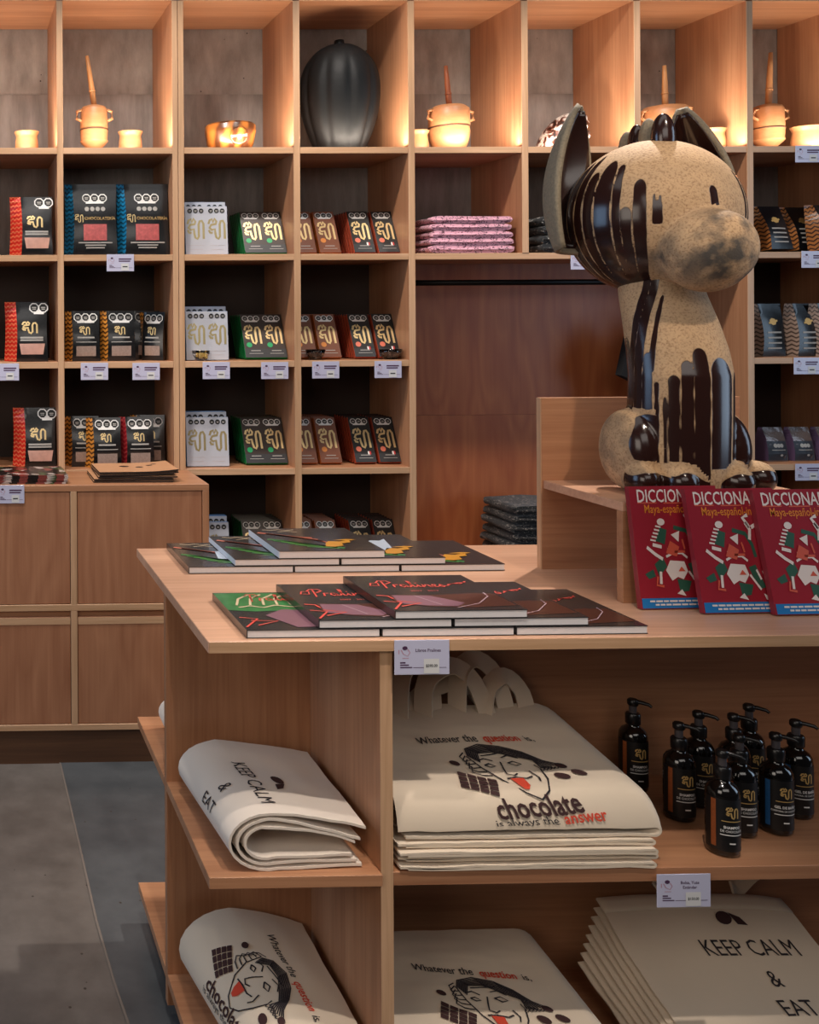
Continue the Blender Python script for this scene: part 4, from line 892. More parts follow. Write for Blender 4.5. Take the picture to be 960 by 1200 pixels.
# ------------------------------------------------------------------ drip-glazed seated dog statue on the step
def glaze(name, tan0, tan1, dark, grime=True):
    m = bpy.data.materials.new(name); m.use_nodes = True; nt = m.node_tree; N = nt.nodes; L = nt.links; p = N['Principled BSDF']
    at = N.new('ShaderNodeAttribute'); at.attribute_name = 'drip'; sm = N.new('ShaderNodeAttribute'); sm.attribute_name = 'smudge'
    tc = N.new('ShaderNodeTexCoord')
    n1 = N.new('ShaderNodeTexNoise'); n1.inputs['Scale'].default_value = 230; n1.inputs['Detail'].default_value = 4; L.new(tc.outputs['Object'], n1.inputs['Vector'])
    n2 = N.new('ShaderNodeTexNoise'); n2.inputs['Scale'].default_value = 22; n2.inputs['Detail'].default_value = 5; L.new(tc.outputs['Object'], n2.inputs['Vector'])
    cr = N.new('ShaderNodeValToRGB'); e = cr.color_ramp.elements; e[0].position = 0.32; e[0].color = lin(tan0); e[1].position = 0.52; e[1].color = lin(tan1); L.new(n1.outputs['Fac'], cr.inputs['Fac'])
    cr2 = N.new('ShaderNodeValToRGB'); e = cr2.color_ramp.elements; e[0].position = 0.40; e[0].color = (1, 1, 1, 1); e[1].position = 0.62; e[1].color = (0, 0, 0, 1); L.new(n2.outputs['Fac'], cr2.inputs['Fac'])
    mm = N.new('ShaderNodeMath'); mm.operation = 'MULTIPLY'; L.new(cr2.outputs['Color'], mm.inputs[0]); L.new(sm.outputs['Fac'], mm.inputs[1])
    mg = N.new('ShaderNodeMix'); mg.data_type = 'RGBA'; mg.inputs['B'].default_value = lin('#4e463e'); L.new(mm.outputs[0], mg.inputs['Factor']); L.new(cr.outputs['Color'], mg.inputs['A'])
    st_ = N.new('ShaderNodeMapRange'); st_.inputs['From Min'].default_value = -0.0007; st_.inputs['From Max'].default_value = 0.0007; L.new(at.outputs['Fac'], st_.inputs['Value'])
    mx = N.new('ShaderNodeMix'); mx.data_type = 'RGBA'; mx.inputs['B'].default_value = lin(dark); L.new(st_.outputs[0], mx.inputs['Factor']); L.new(mg.outputs['Result'], mx.inputs['A']); L.new(mx.outputs['Result'], p.inputs['Base Color'])
    rr = N.new('ShaderNodeMapRange'); rr.inputs['To Min'].default_value = 0.75; rr.inputs['To Max'].default_value = 0.18; L.new(st_.outputs[0], rr.inputs['Value']); L.new(rr.outputs[0], p.inputs['Roughness'])
    inv = N.new('ShaderNodeMath'); inv.operation = 'SUBTRACT'; inv.inputs[0].default_value = 1.0; L.new(st_.outputs[0], inv.inputs[1])
    hm = N.new('ShaderNodeMath'); hm.operation = 'MULTIPLY'; L.new(n1.outputs['Fac'], hm.inputs[0]); L.new(inv.outputs[0], hm.inputs[1])
    bp = N.new('ShaderNodeBump'); bp.inputs['Strength'].default_value = 0.35; bp.inputs['Distance'].default_value = 0.0025; L.new(hm.outputs[0], bp.inputs['Height']); L.new(bp.outputs['Normal'], p.inputs['Normal'])
    return m
M['glaze'] = glaze('drip_glazed_clay', '#a07c58', '#c6a27a', '#2c1814')
M['glaze_dark'] = mat('glossy_brown_glaze', '#301a15', 0.2, coat=0.3); M['ear_grey'] = mat('rough_grey_clay', '#8c7f6a', 0.8, var=0.45, scale=180, bump=0.5); M['rim_tan'] = mat('tan_clay_rim', '#b89a72', 0.75, var=0.2, scale=150)
DX, DY, DZ = 1.512, 2.05, SZ + 0.0008
dog = thing('dog_statue', 'large-eared seated dog statue in tan clay with dark chocolate drips', 'statue', (DX, DY, DZ))
def remeshed(b, vox, sm):
    me = bpy.data.meshes.new('tmp'); bmesh.ops.recalc_face_normals(b.bm, faces=b.bm.faces); b.bm.to_mesh(me); b.bm.free()
    o = bpy.data.objects.new('tmp', me); COL.objects.link(o)
    r = o.modifiers.new('r', 'REMESH'); r.mode = 'VOXEL'; r.voxel_size = vox; r.use_smooth_shade = True
    s = o.modifiers.new('s', 'SMOOTH'); s.iterations = sm; s.factor = 0.5
    dg = bpy.context.evaluated_depsgraph_get(); new = bpy.data.meshes.new_from_object(o.evaluated_get(dg)); bpy.data.objects.remove(o)
    return new
def place(name, me, m, parent, attrs=None):
    off = Vector((DX, DY, DZ))
    if attrs:
        for an, f in attrs.items():
            a = me.attributes.new(an, 'FLOAT', 'POINT'); a.data.foreach_set('value', [f(v.co) for v in me.vertices])
    for v in me.vertices: v.co -= off
    me.materials.clear(); me.materials.append(m)
    for p in me.polygons: p.use_smooth = True
    o = bpy.data.objects.new(name, me); COL.objects.link(o); o.parent = parent; return o
def drip_d(az, z, drips, R):
    best = -1.0
    for (c, hw, zt, zb) in drips:
        wob = 0.0016 * noise.noise(Vector((c * 3.1, z * 42, 1.7)))
        dx = abs(az - c) * R + wob; hw_ = hw * R
        zt_ = zt - hw_ * 1.6; q = (z - zt_) / 1.6
        if z > zt_: d = hw_ - math.hypot(dx, q)
        else: d = min(hw_ - dx, z - zb)
        best = max(best, d)
    return best
# --- torso with haunches and paws as one body
b = B()
rings = []
for z, cy, a, bb in ((1.127, 2.035, 0.090, 0.080), (1.16, 2.035, 0.094, 0.084), (1.228, 2.034, 0.096, 0.084), (1.30, 2.033, 0.0975, 0.084), (1.372, 2.031, 0.0965, 0.082), (1.426, 2.042, 0.094, 0.080), (1.48, 2.060, 0.089, 0.077), (1.543, 2.085, 0.081, 0.073), (1.62, 2.10, 0.075, 0.07)):
    rings.append([Vector((DX + a * math.cos(2 * PI * k / 48), cy + bb * math.sin(2 * PI * k / 48), z)) for k in range(48)])
b.loft(rings)
PAWS = [(1.408, 2.005, 0.031, 0.040), (1.468, 1.985, 0.033, 0.043), (1.584, 1.985, 0.034, 0.046), (1.662, 2.02, 0.034, 0.040)]
for x, y, r, ry in PAWS: b.ell((x, y, DZ + 0.030), (r, ry, 0.036))
HAUN = [(1.418, 2.056), (1.612, 2.056)]
for x, y in HAUN: b.ell((x, y, 1.213), (0.044, 0.072, 0.086))
b.ell((1.655, 2.045, 1.16), (0.028, 0.055, 0.034))
me = remeshed(b, 0.0042, 6)
for v in me.vertices: v.co.z = max(v.co.z, DZ)
rad = math.radians
BD = [(-106, 12, 1.45, 1.13), (-88.5, 5.5, 1.60, 1.13), (-76, 6.8, 1.62, 1.13), (-62.5, 6.2, 1.42, 1.13), (-58, 3.4, 1.54, 1.38), (-51.5, 2.4, 1.36, 1.16), (-43, 2.0, 1.33, 1.16), (-34.5, 5.4, 1.375, 1.14), (-22, 5.8, 1.405, 1.12), (-7.5, 8.0, 1.43, 1.12), (17, 15, 1.41, 1.185), (46, 10, 1.38, 1.2), (70, 9, 1.40, 1.15), (100, 10, 1.36, 1.15), (130, 8, 1.42, 1.15), (165, 11, 1.38, 1.15), (-140, 12, 1.40, 1.15)]
BDr = [(rad(c), rad(h), t, bt) for c, h, t, bt in BD]
def body_attr(p):
    for x, y, r, ry in PAWS:                     # dark caps on the toes
        dd = Vector((p.x - x, (p.y - y) * 0.8, p.z - (DZ + 0.022)))
        if p.y < y + 0.01 and p.z < DZ + 0.072 and dd.length < 0.052:
            return min(0.004, 0.050 - (p.z - DZ) + 0.006 * noise.noise(p * 40) - 9.0 * (p.x - x) ** 2)
    for (x, y), s in zip(HAUN, (-1, 1)):
        if (p.x - DX) * s > 0.096 * 0.86 and 1.13 < p.z < 1.30:
            c = Vector((x - s * 0.004, y - 0.072, 1.228)); dd = p - c
            return 0.046 - math.hypot(dd.x * 1.2, dd.z * 0.72) - 0.5 * abs(dd.y) * 0.25 + 0.006 * noise.noise(p * 35)
    az = math.atan2((p.x - DX) / 0.096, -(p.y - 2.045) / 0.084)
    return drip_d(az, p.z, BDr, 0.09)
def body_smudge(p): return 0.5 if p.x < 1.40 and p.z < 1.3 else 0.12
place('torso', me, M['glaze'], dog, {'drip': body_attr, 'smudge': body_smudge})
# --- head
HC = Vector((1.512, 2.11, 1.709)); HR = Vector((0.172, 0.152, 0.168)); SN = Vector((1.521, 1.968, 1.630))
b = B(); b.ell(HC, HR, 64, 40); b.ell(SN, (0.085, 0.074, 0.087), 48, 30); b.ell((1.524, 1.945, 1.632), (0.074, 0.060, 0.077), 48, 30); b.ell((1.518, 2.02, 1.645), (0.088, 0.07, 0.085), 48, 30)
me = remeshed(b, 0.0042, 4)
HD = [(-111.5, 6.0, 0.10), (-98.5, 5.3, 0.124), (-87.6, 4.1, 0.135), (-77.6, 4.4, 0.095), (-65.6, 6.3, 0.117), (-55.4, 2.8, 0.106), (-48.9, 3.5, 0.013), (-40.3, 4.2, 0.07)]
HDr = [(rad(c), rad(h), HC.z + t, 1.5) for c, h, t in HD] + [(rad(-29.7), rad(3.1), HC.z + 0.024, HC.z - 0.026), (rad(-31.6), rad(1.0), HC.z + 0.038, HC.z - 0.02), (rad(-28.0), rad(1.0), HC.z + 0.034, HC.z - 0.02), (rad(6.8), rad(2.7), HC.z + 0.052, HC.z + 0.005)]
HDr += [(rad(c), rad(h), HC.z + t, 1.5) for c, h, t in ((41, 2.0, 0.09), (48, 2.6, 0.10), (56, 3.5, 0.085), (66, 4.2, 0.10), (78, 5.5, 0.12), (92, 4, 0.09), (105, 6, 0.13), (120, 5, 0.10), (138, 7, 0.12), (160, 6, 0.09), (-125, 6, 0.11), (-140, 5, 0.09), (-158, 7, 0.12), (178, 5, 0.1))]
def head_attr(p):
    d = p - SN
    if d.length < 0.098 and p.y < 2.045 and p.z < 1.72: return -0.01
    az = math.atan2((p.x - HC.x) / HR.x, -(p.y - HC.y) / HR.y)
    zz = p.z + 0.0
    v = drip_d(az, zz, HDr, 0.16)
    if p.z < 1.585 and rad(-75) < az < rad(-34): v = max(v, min(1.585 - p.z - 0.010 * abs(noise.noise(Vector((az * 30, 0, 3)))) * 2, 0.004) if abs(math.sin(az * 26)) > 0.16 else v)
    return v
def head_smudge(p):
    d = (p - (SN + Vector((0.012, -0.075, 0.0)))); q = max(0, 1 - d.length / 0.12)
    d2 = p - Vector((1.45, 1.975, 1.61)); q2 = max(0, 1 - d2.length / 0.06)
    return min(1, 2.0 * q + 1.3 * q2 + 0.10)
hd = place('head', me, M['glaze'], dog, {'drip': head_attr, 'smudge': head_smudge})
for k, (yy, zz, rx, rz) in enumerate(((2.192, 1.868, 0.016, 0.044), (2.160, 1.876, 0.017, 0.046), (2.122, 1.880, 0.019, 0.048), (2.078, 1.878, 0.023, 0.052))):
    b = B(); b.ell((1.512, yy, zz), (rx, 0.019 if k < 3 else 0.022, rz), 24, 16).move((-DX, -DY, -DZ)); obj('tuft', b, M['glaze_dark'] if k % 2 else M['ear_grey'], hd, smooth=True)
def ear(base, tip, n, W, depth):
    base, tip, n = Vector(base), Vector(tip), Vector(n).normalized(); k = tip - base; L = k.length; k.normalize(); n = (n - k * n.dot(k)).normalized(); t = k.cross(n)
    wd = lambda s: W * (math.sin(PI * min(1, 0.10 + 0.90 * s)) ** 0.75) * (1.0 - 0.12 * s)
    def f(u, v, off=0.0, sh=1.0):
        s = v; ta = (u * 2 - 1) * sh; w_ = wd(s) if s < 1 else 0.002
        return base + k * (L * s) + t * (w_ * ta) - n * (depth * (1 - ta * ta) * (w_ / W) - off) - Vector((DX, DY, DZ))
    o = obj('ear', B().sheet(lambda u, v: f(u, v), 20, 24, 0.011), M['ear_grey'], hd, smooth=True)
    i = obj('ear_inner', B().sheet(lambda u, v: f(u, 0.03 + 0.94 * v, 0.004, 0.93), 20, 24, 0.003), M['glaze_dark'], hd, smooth=True, label='glossy dark inside of the ear')
ear((1.338, 2.115, 1.640), (1.386, 2.155, 1.962), (0.50, -0.87, 0.05), 0.064, 0.060)
ear((1.690, 2.165, 1.640), (1.640, 2.195, 1.962), (-0.75, -0.65, 0.05), 0.062, 0.058)
# ------------------------------------------------------------------ folded cotton totes
def cloth(name, h):
    m = mat(name, h, 0.92, sheen=0.25, var=0.05, scale=9, bump=0.35); return m
M['cotton'] = cloth('natural_cotton', '#d9c6ae'); M['cotton2'] = cloth('natural_cotton_pale', '#dccdbd')
M['print_brown'] = mat('brown_screen_print', '#3a1e1c', 0.85); M['print_orange'] = mat('orange_screen_print', '#d0442a', 0.85); M['print_black'] = mat('dark_screen_print', '#2a2224', 0.85)
def folded(name, label, Of, Ob, ef, W, h, th, group, side=1, m='cotton', seed=0, tilt=(0, 0), nv=14, round_front=0.0, fold_r=1.0, sag=0.0, open_drop=0.35, n_top=26, amp=0.004):
    """a folded tote: U-shaped cloth in cross-section, fold at O, open along ef, run from front (v=0) to back (v=1)"""
    g = thing(name, label, 'tote bag', (0, 0, 0), group=group)
    Of, Ob, ef = Vector(Of), Vector(Ob), Vector(ef).normalized()
    def frame(v):
        hh = h[0] + (h[1] - h[0]) * v; WW = W[0] + (W[1] - W[0]) * v
        if round_front and v < round_front:
            q = 1 - v / round_front; hh *= math.sqrt(max(0.05, 1 - 0.92 * q * q))
        return Of.lerp(Ob, v), hh, WW
    def top(a, v, off=0.0):
        """point on the upper outside: a in 0..1 from the fold to the open side (a<0 runs round the fold)"""
        O, hh, WW = frame(v); r = min(hh * fold_r * 0.62, WW * 0.4)
        if a < 0:
            t = PI / 2 * (-a); x = r - math.sin(t) * (r + off); z = hh / 2 + math.cos(t) * (hh / 2 + off)
            if a < -1: z = hh / 2 + math.cos(t) * (hh / 2 + off)
        else:
            x = r + a * (WW - r); z = hh * (1 - open_drop * a ** 1.6) - sag * math.sin(PI * a) + off
            z += amp * noise.noise(Vector((x * 9 + seed, v * 4, seed))) + 0.4 * amp * noise.noise(Vector((x * 26 - v * 9, v * 14, seed))) * min(1, a * 4)
        return O + ef * x + Vector((0, 0, z))
    rings = []
    for j in range(nv + 1):
        v = j / nv; O, hh, WW = frame(v); r = min(hh * fold_r * 0.62, WW * 0.4); outer = []; inner = []
        nb = 10
        for i in range(n_top + 1): outer.append(top(1 - i / n_top, v)); inner.append(top(1 - i / n_top, v, -th))
        for i in range(1, 12):
            outer.append(top(-2 * i / 12, v)); inner.append(top(-2 * i / 12, v, -th))
        for i in range(nb + 1):
            x = r + (WW * 0.97 - r) * i / nb; zz = 0.002 * (noise.noise(Vector((x * 12, v * 4, seed + 5))) + 1) * (1 if i else 0)
            outer.append(O + ef * x + Vector((0, 0, zz))); inner.append(O + ef * x + Vector((0, 0, zz + th)))
        rings.append(outer + inner[::-1])
    obj('cloth', B().loft(rings), M[m], g, smooth=True, ang=50)
    return g, top
def face_print(b_line, b_tong, fn, cx, cy, s, rot=0.0, lay=0.0):
    """a generic comic head with wild hair, tongue out, drawn in brush strokes"""
    ca, sa = math.cos(rot), math.sin(rot)
    def F(x, y): return fn(cx + (x * ca - y * sa) * s, cy + (x * sa + y * ca) * s)
    L = [[(-0.42, 0.30), (-0.34, 0.05), (-0.20, -0.18), (0.02, -0.42), (0.18, -0.50), (0.34, -0.40), (0.46, -0.18), (0.50, 0.02)],
         [(-0.30, 0.20), (-0.20, 0.24), (-0.10, 0.18)], [(0.08, 0.26), (0.20, 0.31), (0.32, 0.24)], [(-0.27, 0.10), (-0.19, 0.13), (-0.12, 0.08), (-0.2, 0.06), (-0.27, 0.10)], [(0.10, 0.14), (0.20, 0.18), (0.29, 0.12), (0.2, 0.09), (0.1, 0.14)],
         [(0.0, 0.16), (-0.04, 0.02), (-0.06, -0.08), (0.03, -0.11), (0.10, -0.07)], [(-0.12, -0.17), (0.02, -0.15), (0.18, -0.16), (0.28, -0.12)], [(0.30, -0.02), (0.36, -0.14), (0.33, -0.22)], [(-0.2, 0.3), (0.0, 0.34), (0.2, 0.38)]]
    b_line.strokes(L, 0.022, F)
    H = []
    for k in range(8):                           # locks swept back over the crown and off to the right
        q = k / 7
        H.append([(-0.40 + 0.10 * q, 0.30 - 0.02 * k), (-0.34 + 0.12 * q, 0.46 - 0.015 * k), (-0.08 + 0.1 * q, 0.56 - 0.025 * k), (0.22 + 0.06 * q, 0.50 - 0.03 * k), (0.46 + 0.04 * q, 0.36 - 0.025 * k), (0.66 - 0.02 * k, 0.18 - 0.012 * k), (0.84 - 0.045 * k, 0.10 - 0.01 * k)])
    for k in range(5):
        H.append([(-0.42 - 0.012 * k, 0.38 - 0.07 * k), (-0.52, 0.30 - 0.08 * k), (-0.50 + 0.02 * k, 0.20 - 0.07 * k), (-0.40 + 0.03 * k, 0.22 - 0.08 * k)])
        H.append([(0.46 + 0.05 * k, 0.10 - 0.01 * k), (0.52 + 0.06 * k, -0.02 + 0.01 * k), (0.60 + 0.05 * k, 0.06)])
    b_line.strokes(H, 0.019, F)
    b_tong.shape([(-0.07, -0.17), (0.12, -0.16), (0.13, -0.30), (0.08, -0.37), (0.02, -0.36), (-0.03, -0.28)], F)
def choc_bar(b, fn, cx, cy, s, rot, n=4, m_=4):
    ca, sa = math.cos(rot), math.sin(rot)
    for i in range(n):
        for j in range(m_):
            pts = []
            for dx, dy in ((0.06, 0.08), (0.94, 0.08), (0.94, 0.92), (0.06, 0.92)):
                x, y = (i + dx - n / 2) * s, (j + dy - m_ / 2) * s * 0.62
                pts.append((cx + x * ca - y * sa, cy + x * sa + y * ca))
            b.shape(pts, fn)
def question_print(g, fn, W_, rot=0.0, cut=False):
    """fn(x,y): cloth coordinates in metres, origin at print centre"""
    s = W_ / 0.30; gr = 0.008
    def line(name, m, *a, **k): obj(name, B().text(*a, grid=gr, **k), M[m], g)
    dx, dy = 0.024 * s, -0.014 * s
    line('lettering', 'print_black', 'Whatever', 0.027 * s, fn, -0.088 * s + dx, 0.113 * s + dy, sx=0.84, fat=0.006, rot=0.02)
    line('lettering', 'print_black', 'the', 0.027 * s, fn, -0.019 * s + dx, 0.115 * s + dy, sx=0.86, fat=0.006)
    line('lettering', 'print_orange', 'question', 0.030 * s, fn, 0.048 * s + dx, 0.114 * s + dy, sx=0.76, fat=0.018)
    line('lettering', 'print_black', 'is,', 0.027 * s, fn, 0.108 * s + dx, 0.113 * s + dy, sx=0.86, fat=0.006)
    b1, b2 = B(), B(); face_print(b1, b2, fn, 0.022 * s, 0.008 * s, 0.138 * s)
    f = obj('face_print', b1, M['print_black'], g); obj('tongue_print', b2, M['print_orange'], f, label='orange red tongue')
    b = B(); choc_bar(b, fn, -0.056 * s, -0.024 * s, 0.0175 * s, -0.35); obj('chocolate_bar_print', b, M['print_brown'], g)
    for x, y, rr in ((0.118, -0.012, 0.014), (0.158, -0.004, 0.014), (0.138, 0.018, 0.011), (-0.072, 0.030, 0.010)): obj('bean_print', B().disc(x * s, y * s, rr * s, rr * 0.66 * s, fn, 14, -0.3), M['print_brown'], g)
    line('lettering', 'print_brown', 'chocolate', 0.046 * s, fn, 0.032 * s, -0.073 * s, sx=0.90, rot=0.06, fat=0.020)
    line('lettering', 'print_black', 'is always the', 0.024 * s, fn, 0.0 * s, -0.098 * s, sx=0.95, rot=0.05, fat=0.002); line('lettering', 'print_orange', 'answer', 0.029 * s, fn, 0.108 * s, -0.090 * s, sx=0.95, rot=0.06, fat=0.014, shear=0.2)
def calm_print(g, fn, s):
    for body, sz, y, sx in (('KEEP CALM', 0.044, 0.02, 0.86), ('&', 0.042, -0.037, 0.9), ('EAT', 0.044, -0.090, 0.86)):
        obj('lettering', B().text(body, sz * s, fn, 0, y * s, sx=sx, grid=0.008), M['print_black'], g)
    b = B(); b.disc(-0.010 * s, 0.078 * s, 0.017 * s, 0.012 * s, fn, 14, 0.3); obj('chocolate_print', b, M['print_brown'], g)
    obj('chocolate_print', B().shape([(0.005 * s, 0.088 * s), (0.024 * s, 0.079 * s), (0.031 * s, 0.064 * s), (0.011 * s, 0.066 * s)], fn), M['print_brown'], g)

def roll(Of, Ob, ef, W, h, labels, group, m, zoff):
    Of, Ob = Vector(Of), Vector(Ob)
    g, top = folded('folded_tote', labels[0], Of, Ob, ef, W, h, 0.0045, group, m=m, seed=1, open_drop=0.30, fold_r=1.15)
    e = Vector(ef).normalized()
    for k in range(1, len(labels)):
        i = 0.014 * k; d = Vector((0, 0, 0.0098 * k))
        folded('folded_tote', labels[k], Of + e * i + d, Ob + e * i + d, ef, (W[0] - i * 1.0 - 0.01 * k, W[1] - i - 0.02 * k), (h[0] - 0.021 * k, h[1] - 0.021 * k), 0.0045, group, m=m, seed=3 + k, open_drop=0.42 + 0.06 * k, fold_r=1.1)
    return g, top
SZ_ = MZ + EPS
# left open bay, middle shelf: KEEP CALM roll
fl_ = aZ(268, 1023, SZ_); fr_ = aZ(429, 1016, SZ_); bl_ = aZ(183, 920, SZ_ + 0.03)
ef = (fr_ - fl_); Wf = ef.length; ef.z = 0
Of = Vector((fl_.x, max(fl_.y, TY0 + 0.012), SZ_)); Ob = Vector((0.449, 2.03, SZ_))
GC = 'keep calm totes on the left middle shelf'
g, top = roll(Of, Ob, ef, (Wf, 0.275), (0.104, 0.108), ['natural cotton tote with keep calm print wrapped outermost on the left middle shelf', 'cotton tote folded second inside the roll on the left middle shelf', 'innermost cotton tote in the roll on the left middle shelf'], GC, 'cotton2', 0)
def on_roll(top, Of, Ob, W, h, fold_r, a0, v0):
    Ld = (Ob - Of).length; r = min(h * fold_r * 0.62, W * 0.4); ql = PI / 2 * math.sqrt((r * r + h * h / 4) / 2)
    def fn(x, y):            # x runs towards the viewer along the roll, y towards the open side
        v = v0 - x / Ld; d = a0 + y; a = d / (W - r) if d >= 0 else max(-1.7, d / ql)
        return top(a, min(1, max(0, v)), 0.0016)
    return fn
calm_print(g, on_roll(top, Of, Ob, Wf, 0.106, 1.15, -0.006, 0.39), 0.86)
# left open bay, bottom shelf: question roll
LZ_ = LZ + EPS
Of2 = Vector((0.505, TY0 + 0.012, LZ_)); Ob2 = Vector((0.452, 2.045, LZ_)); ef2 = Vector((1, 0.10, 0))
GQ = 'question print totes on the left bottom shelf'
g, top2 = roll(Of2, Ob2, ef2, (0.225, 0.27), (0.130, 0.156), ['natural cotton tote with comic face print wrapped outermost on the left bottom shelf', 'cotton tote folded second inside the roll on the left bottom shelf', 'innermost cotton tote in the roll on the left bottom shelf'], GQ, 'cotton', 0)
question_print(g, on_roll(top2, Of2, Ob2, 0.245, 0.14, 1.15, -0.035, 0.44), 0.27)
# small folded totes seen past the edge of the rear bay
for z, lab in ((SZ_, 'folded cotton tote peeking from the rear middle shelf beside the back panel'), (LZ_, 'folded cotton tote peeking from the rear bottom shelf beside the back panel')):
    folded('folded_tote', lab, (0.475 if z == SZ_ else 0.495, 2.125, z), (0.475 if z == SZ_ else 0.50, 2.36, z), (1, 0, 0), (0.2, 0.2), (0.06, 0.075), 0.005, 'rear bay totes', m='cotton2', seed=9)

# centre bay, middle shelf: flat stack with a sloping pile of question totes
RF = 0.13
def tote_pile(z0, xl, xr, nflat, flat_h, hF, hB, labels, grp, seed, yaw=0.0, rise=0.0, yb=2.03):
    z = z0; rnd = random.Random(seed)
    for k in range(nflat):
        t = flat_h / nflat
        dx = rnd.uniform(-0.010, 0.012)
        folded('folded_tote', labels['flat'][k], (xr + dx - 0.006, TY0 + 0.004 + rnd.uniform(0, 0.014), z), (xr + dx - 0.02, yb - 0.01, z), (-1, 0, 0), (xr - xl - 0.012 + dx, xr - xl - 0.02 + dx), (t - EPS, t - EPS), 0.0042, grp, m='cotton', seed=seed + k, open_drop=0.14, fold_r=1.0, amp=0.0030, n_top=40)
        z += t
    g, top = folded('folded_tote', labels['top'], (xr + 0.004, TY0 + 0.020, z + 0.0005), (xr + 0.004 + yaw, yb, z + 0.0005 + rise), (-1, 0, 0), (xr - xl - 0.004, xr - xl - 0.006 + yaw), (hF, hB), 0.005, grp, m='cotton', seed=seed + 9, open_drop=0.05, round_front=RF, fold_r=0.9, nv=48, amp=0.0045)
    for k in range(1, 3):
        folded('folded_tote', labels['in'][k - 1], (xr - 0.012 * k, TY0 + 0.09 + 0.02 * k, z + 0.0005 + 0.0085 * k), (xr - 0.012 * k + yaw, yb, z + 0.0005 + rise + 0.0085 * k), (-1, 0, 0), (xr - xl - 0.010 - 0.012 * k, xr - xl - 0.012 - 0.010 * k + yaw), (hF + (hB - hF) * 0.25 - 0.0185 * k, hB - 0.0185 * k), 0.0038, grp, m='cotton', seed=seed + 20 + k, open_drop=0.07, round_front=RF, fold_r=0.9, nv=24, amp=0.0012)
    return g, top, z
xl, xr = AX1 + 0.006, aY(762, 955, 1.77).x
L1 = {'flat': ['cotton tote lowest in the flat stack on the centre middle shelf', 'cotton tote second from bottom in the flat stack on the centre middle shelf', 'cotton tote third from bottom in the flat stack on the centre middle shelf', 'cotton tote uppermost in the flat stack under the comic face tote'],
      'top': 'cotton tote with comic face and chocolate slogan on the centre middle shelf', 'in': ['tote directly beneath the comic face tote on the centre middle shelf', 'third tote down in the sloping pile on the centre middle shelf', 'fourth tote down in the sloping pile on the centre middle shelf']}
gT, topT, zT = tote_pile(SZ_, xl, xr, 4, 0.048, 0.078, 0.130, L1, 'question totes on the centre middle shelf', 31)
def on_pile(top, x_fold, W, xc, vc, Ld, rot=0.0):
    ca, sa = math.cos(rot), math.sin(rot)
    def fn(x, y):
        x, y = x * ca - y * sa, x * sa + y * ca
        a = (x_fold - (xc + x)) / W; v = vc + y / Ld
        if v < RF: v = RF * (1 - math.sin(min(PI / 2, (RF - v) * Ld / 0.058)))      # over the rounded front edge
        return top(max(0, a), min(1, max(0.0, v)), 0.0024) + Vector((0, -0.0022 if v < RF else 0, 0))
    return fn
question_print(gT, on_pile(topT, xr, xr - xl, 1.018, 0.215, 0.290), 0.315)
def strap(pts, wd, parent, th=0.0022):
    pts = [Vector(p) for p in pts]
    # smooth the ribbon
    q = []
    n = len(pts)
    for i in range(n - 1):
        p0, p1, p2, p3 = pts[max(i - 1, 0)], pts[i], pts[i + 1], pts[min(i + 2, n - 1)]
        for t in (0, 0.25, 0.5, 0.75): q.append(0.5 * ((2 * p1) + (p2 - p0) * t + (2 * p0 - 5 * p1 + 4 * p2 - p3) * t * t + (3 * p1 - p0 - 3 * p2 + p3) * t ** 3))
    q.append(pts[-1]); rings = []
    for i, p in enumerate(q):
        t = (q[min(i + 1, len(q) - 1)] - q[max(i - 1, 0)]).normalized(); sd = t.cross(Vector((-0.42, -0.88, 0.2))).normalized(); sd = (sd + Vector((0.0, -0.5, 0.1))); sd = (sd - t * sd.dot(t)).normalized(); nn = t.cross(sd)
        rings.append([p + sd * wd / 2 + nn * th, p - sd * wd / 2 + nn * th, p - sd * wd / 2 - nn * th, p + sd * wd / 2 - nn * th])
    return obj('strap', B().loft(rings), M['cotton'], parent, smooth=True, ang=40)
def sp(x, y, Y): return aY(x, y, Y)
strap([sp(468, 842, 2.0), sp(472, 790, 2.03), sp(492, 775, 2.05), sp(505, 800, 2.05), sp(508, 842, 2.0)], 0.035, gT)
strap([sp(496, 842, 2.0), sp(500, 798, 2.02), sp(530, 780, 2.03), sp(556, 800, 2.03), sp(572, 840, 2.0)], 0.036, gT)
strap([sp(536, 842, 2.01), sp(538, 790, 2.04), sp(556, 772, 2.05), sp(580, 790, 2.05), sp(596, 842, 2.01)], 0.036, gT)
strap([sp(566, 843, 2.0), sp(572, 806, 2.03), sp(592, 792, 2.04), sp(612, 812, 2.04), sp(618, 842, 2.0)], 0.034, gT)
strap([sp(470, 843, 2.01), sp(496, 812, 2.04), sp(540, 800, 2.05), sp(566, 822, 2.05), sp(600, 843, 2.01)], 0.034, gT)
# centre bay, bottom shelf: the same totes again
L2 = {'flat': ['cotton tote lowest in the stack on the centre bottom shelf', 'cotton tote second from bottom on the centre bottom shelf', 'cotton tote third from bottom on the centre bottom shelf'],
      'top': 'cotton tote with comic face and slogan on the centre bottom shelf', 'in': ['tote directly beneath the comic face tote on the centre bottom shelf', 'third tote down in the pile on the centre bottom shelf', 'fourth tote down in the pile on the centre bottom shelf']}
xr2 = aY(706, 1200, 1.80).x
gB, topB, zB = tote_pile(LZ_, xl, xr2, 3, 0.030, 0.062, 0.088, L2, 'question totes on the centre bottom shelf', 51, yaw=0.01)
question_print(gB, on_pile(topB, xr2, xr2 - xl, 0.985, 0.27, 0.290, -0.16), 0.29)
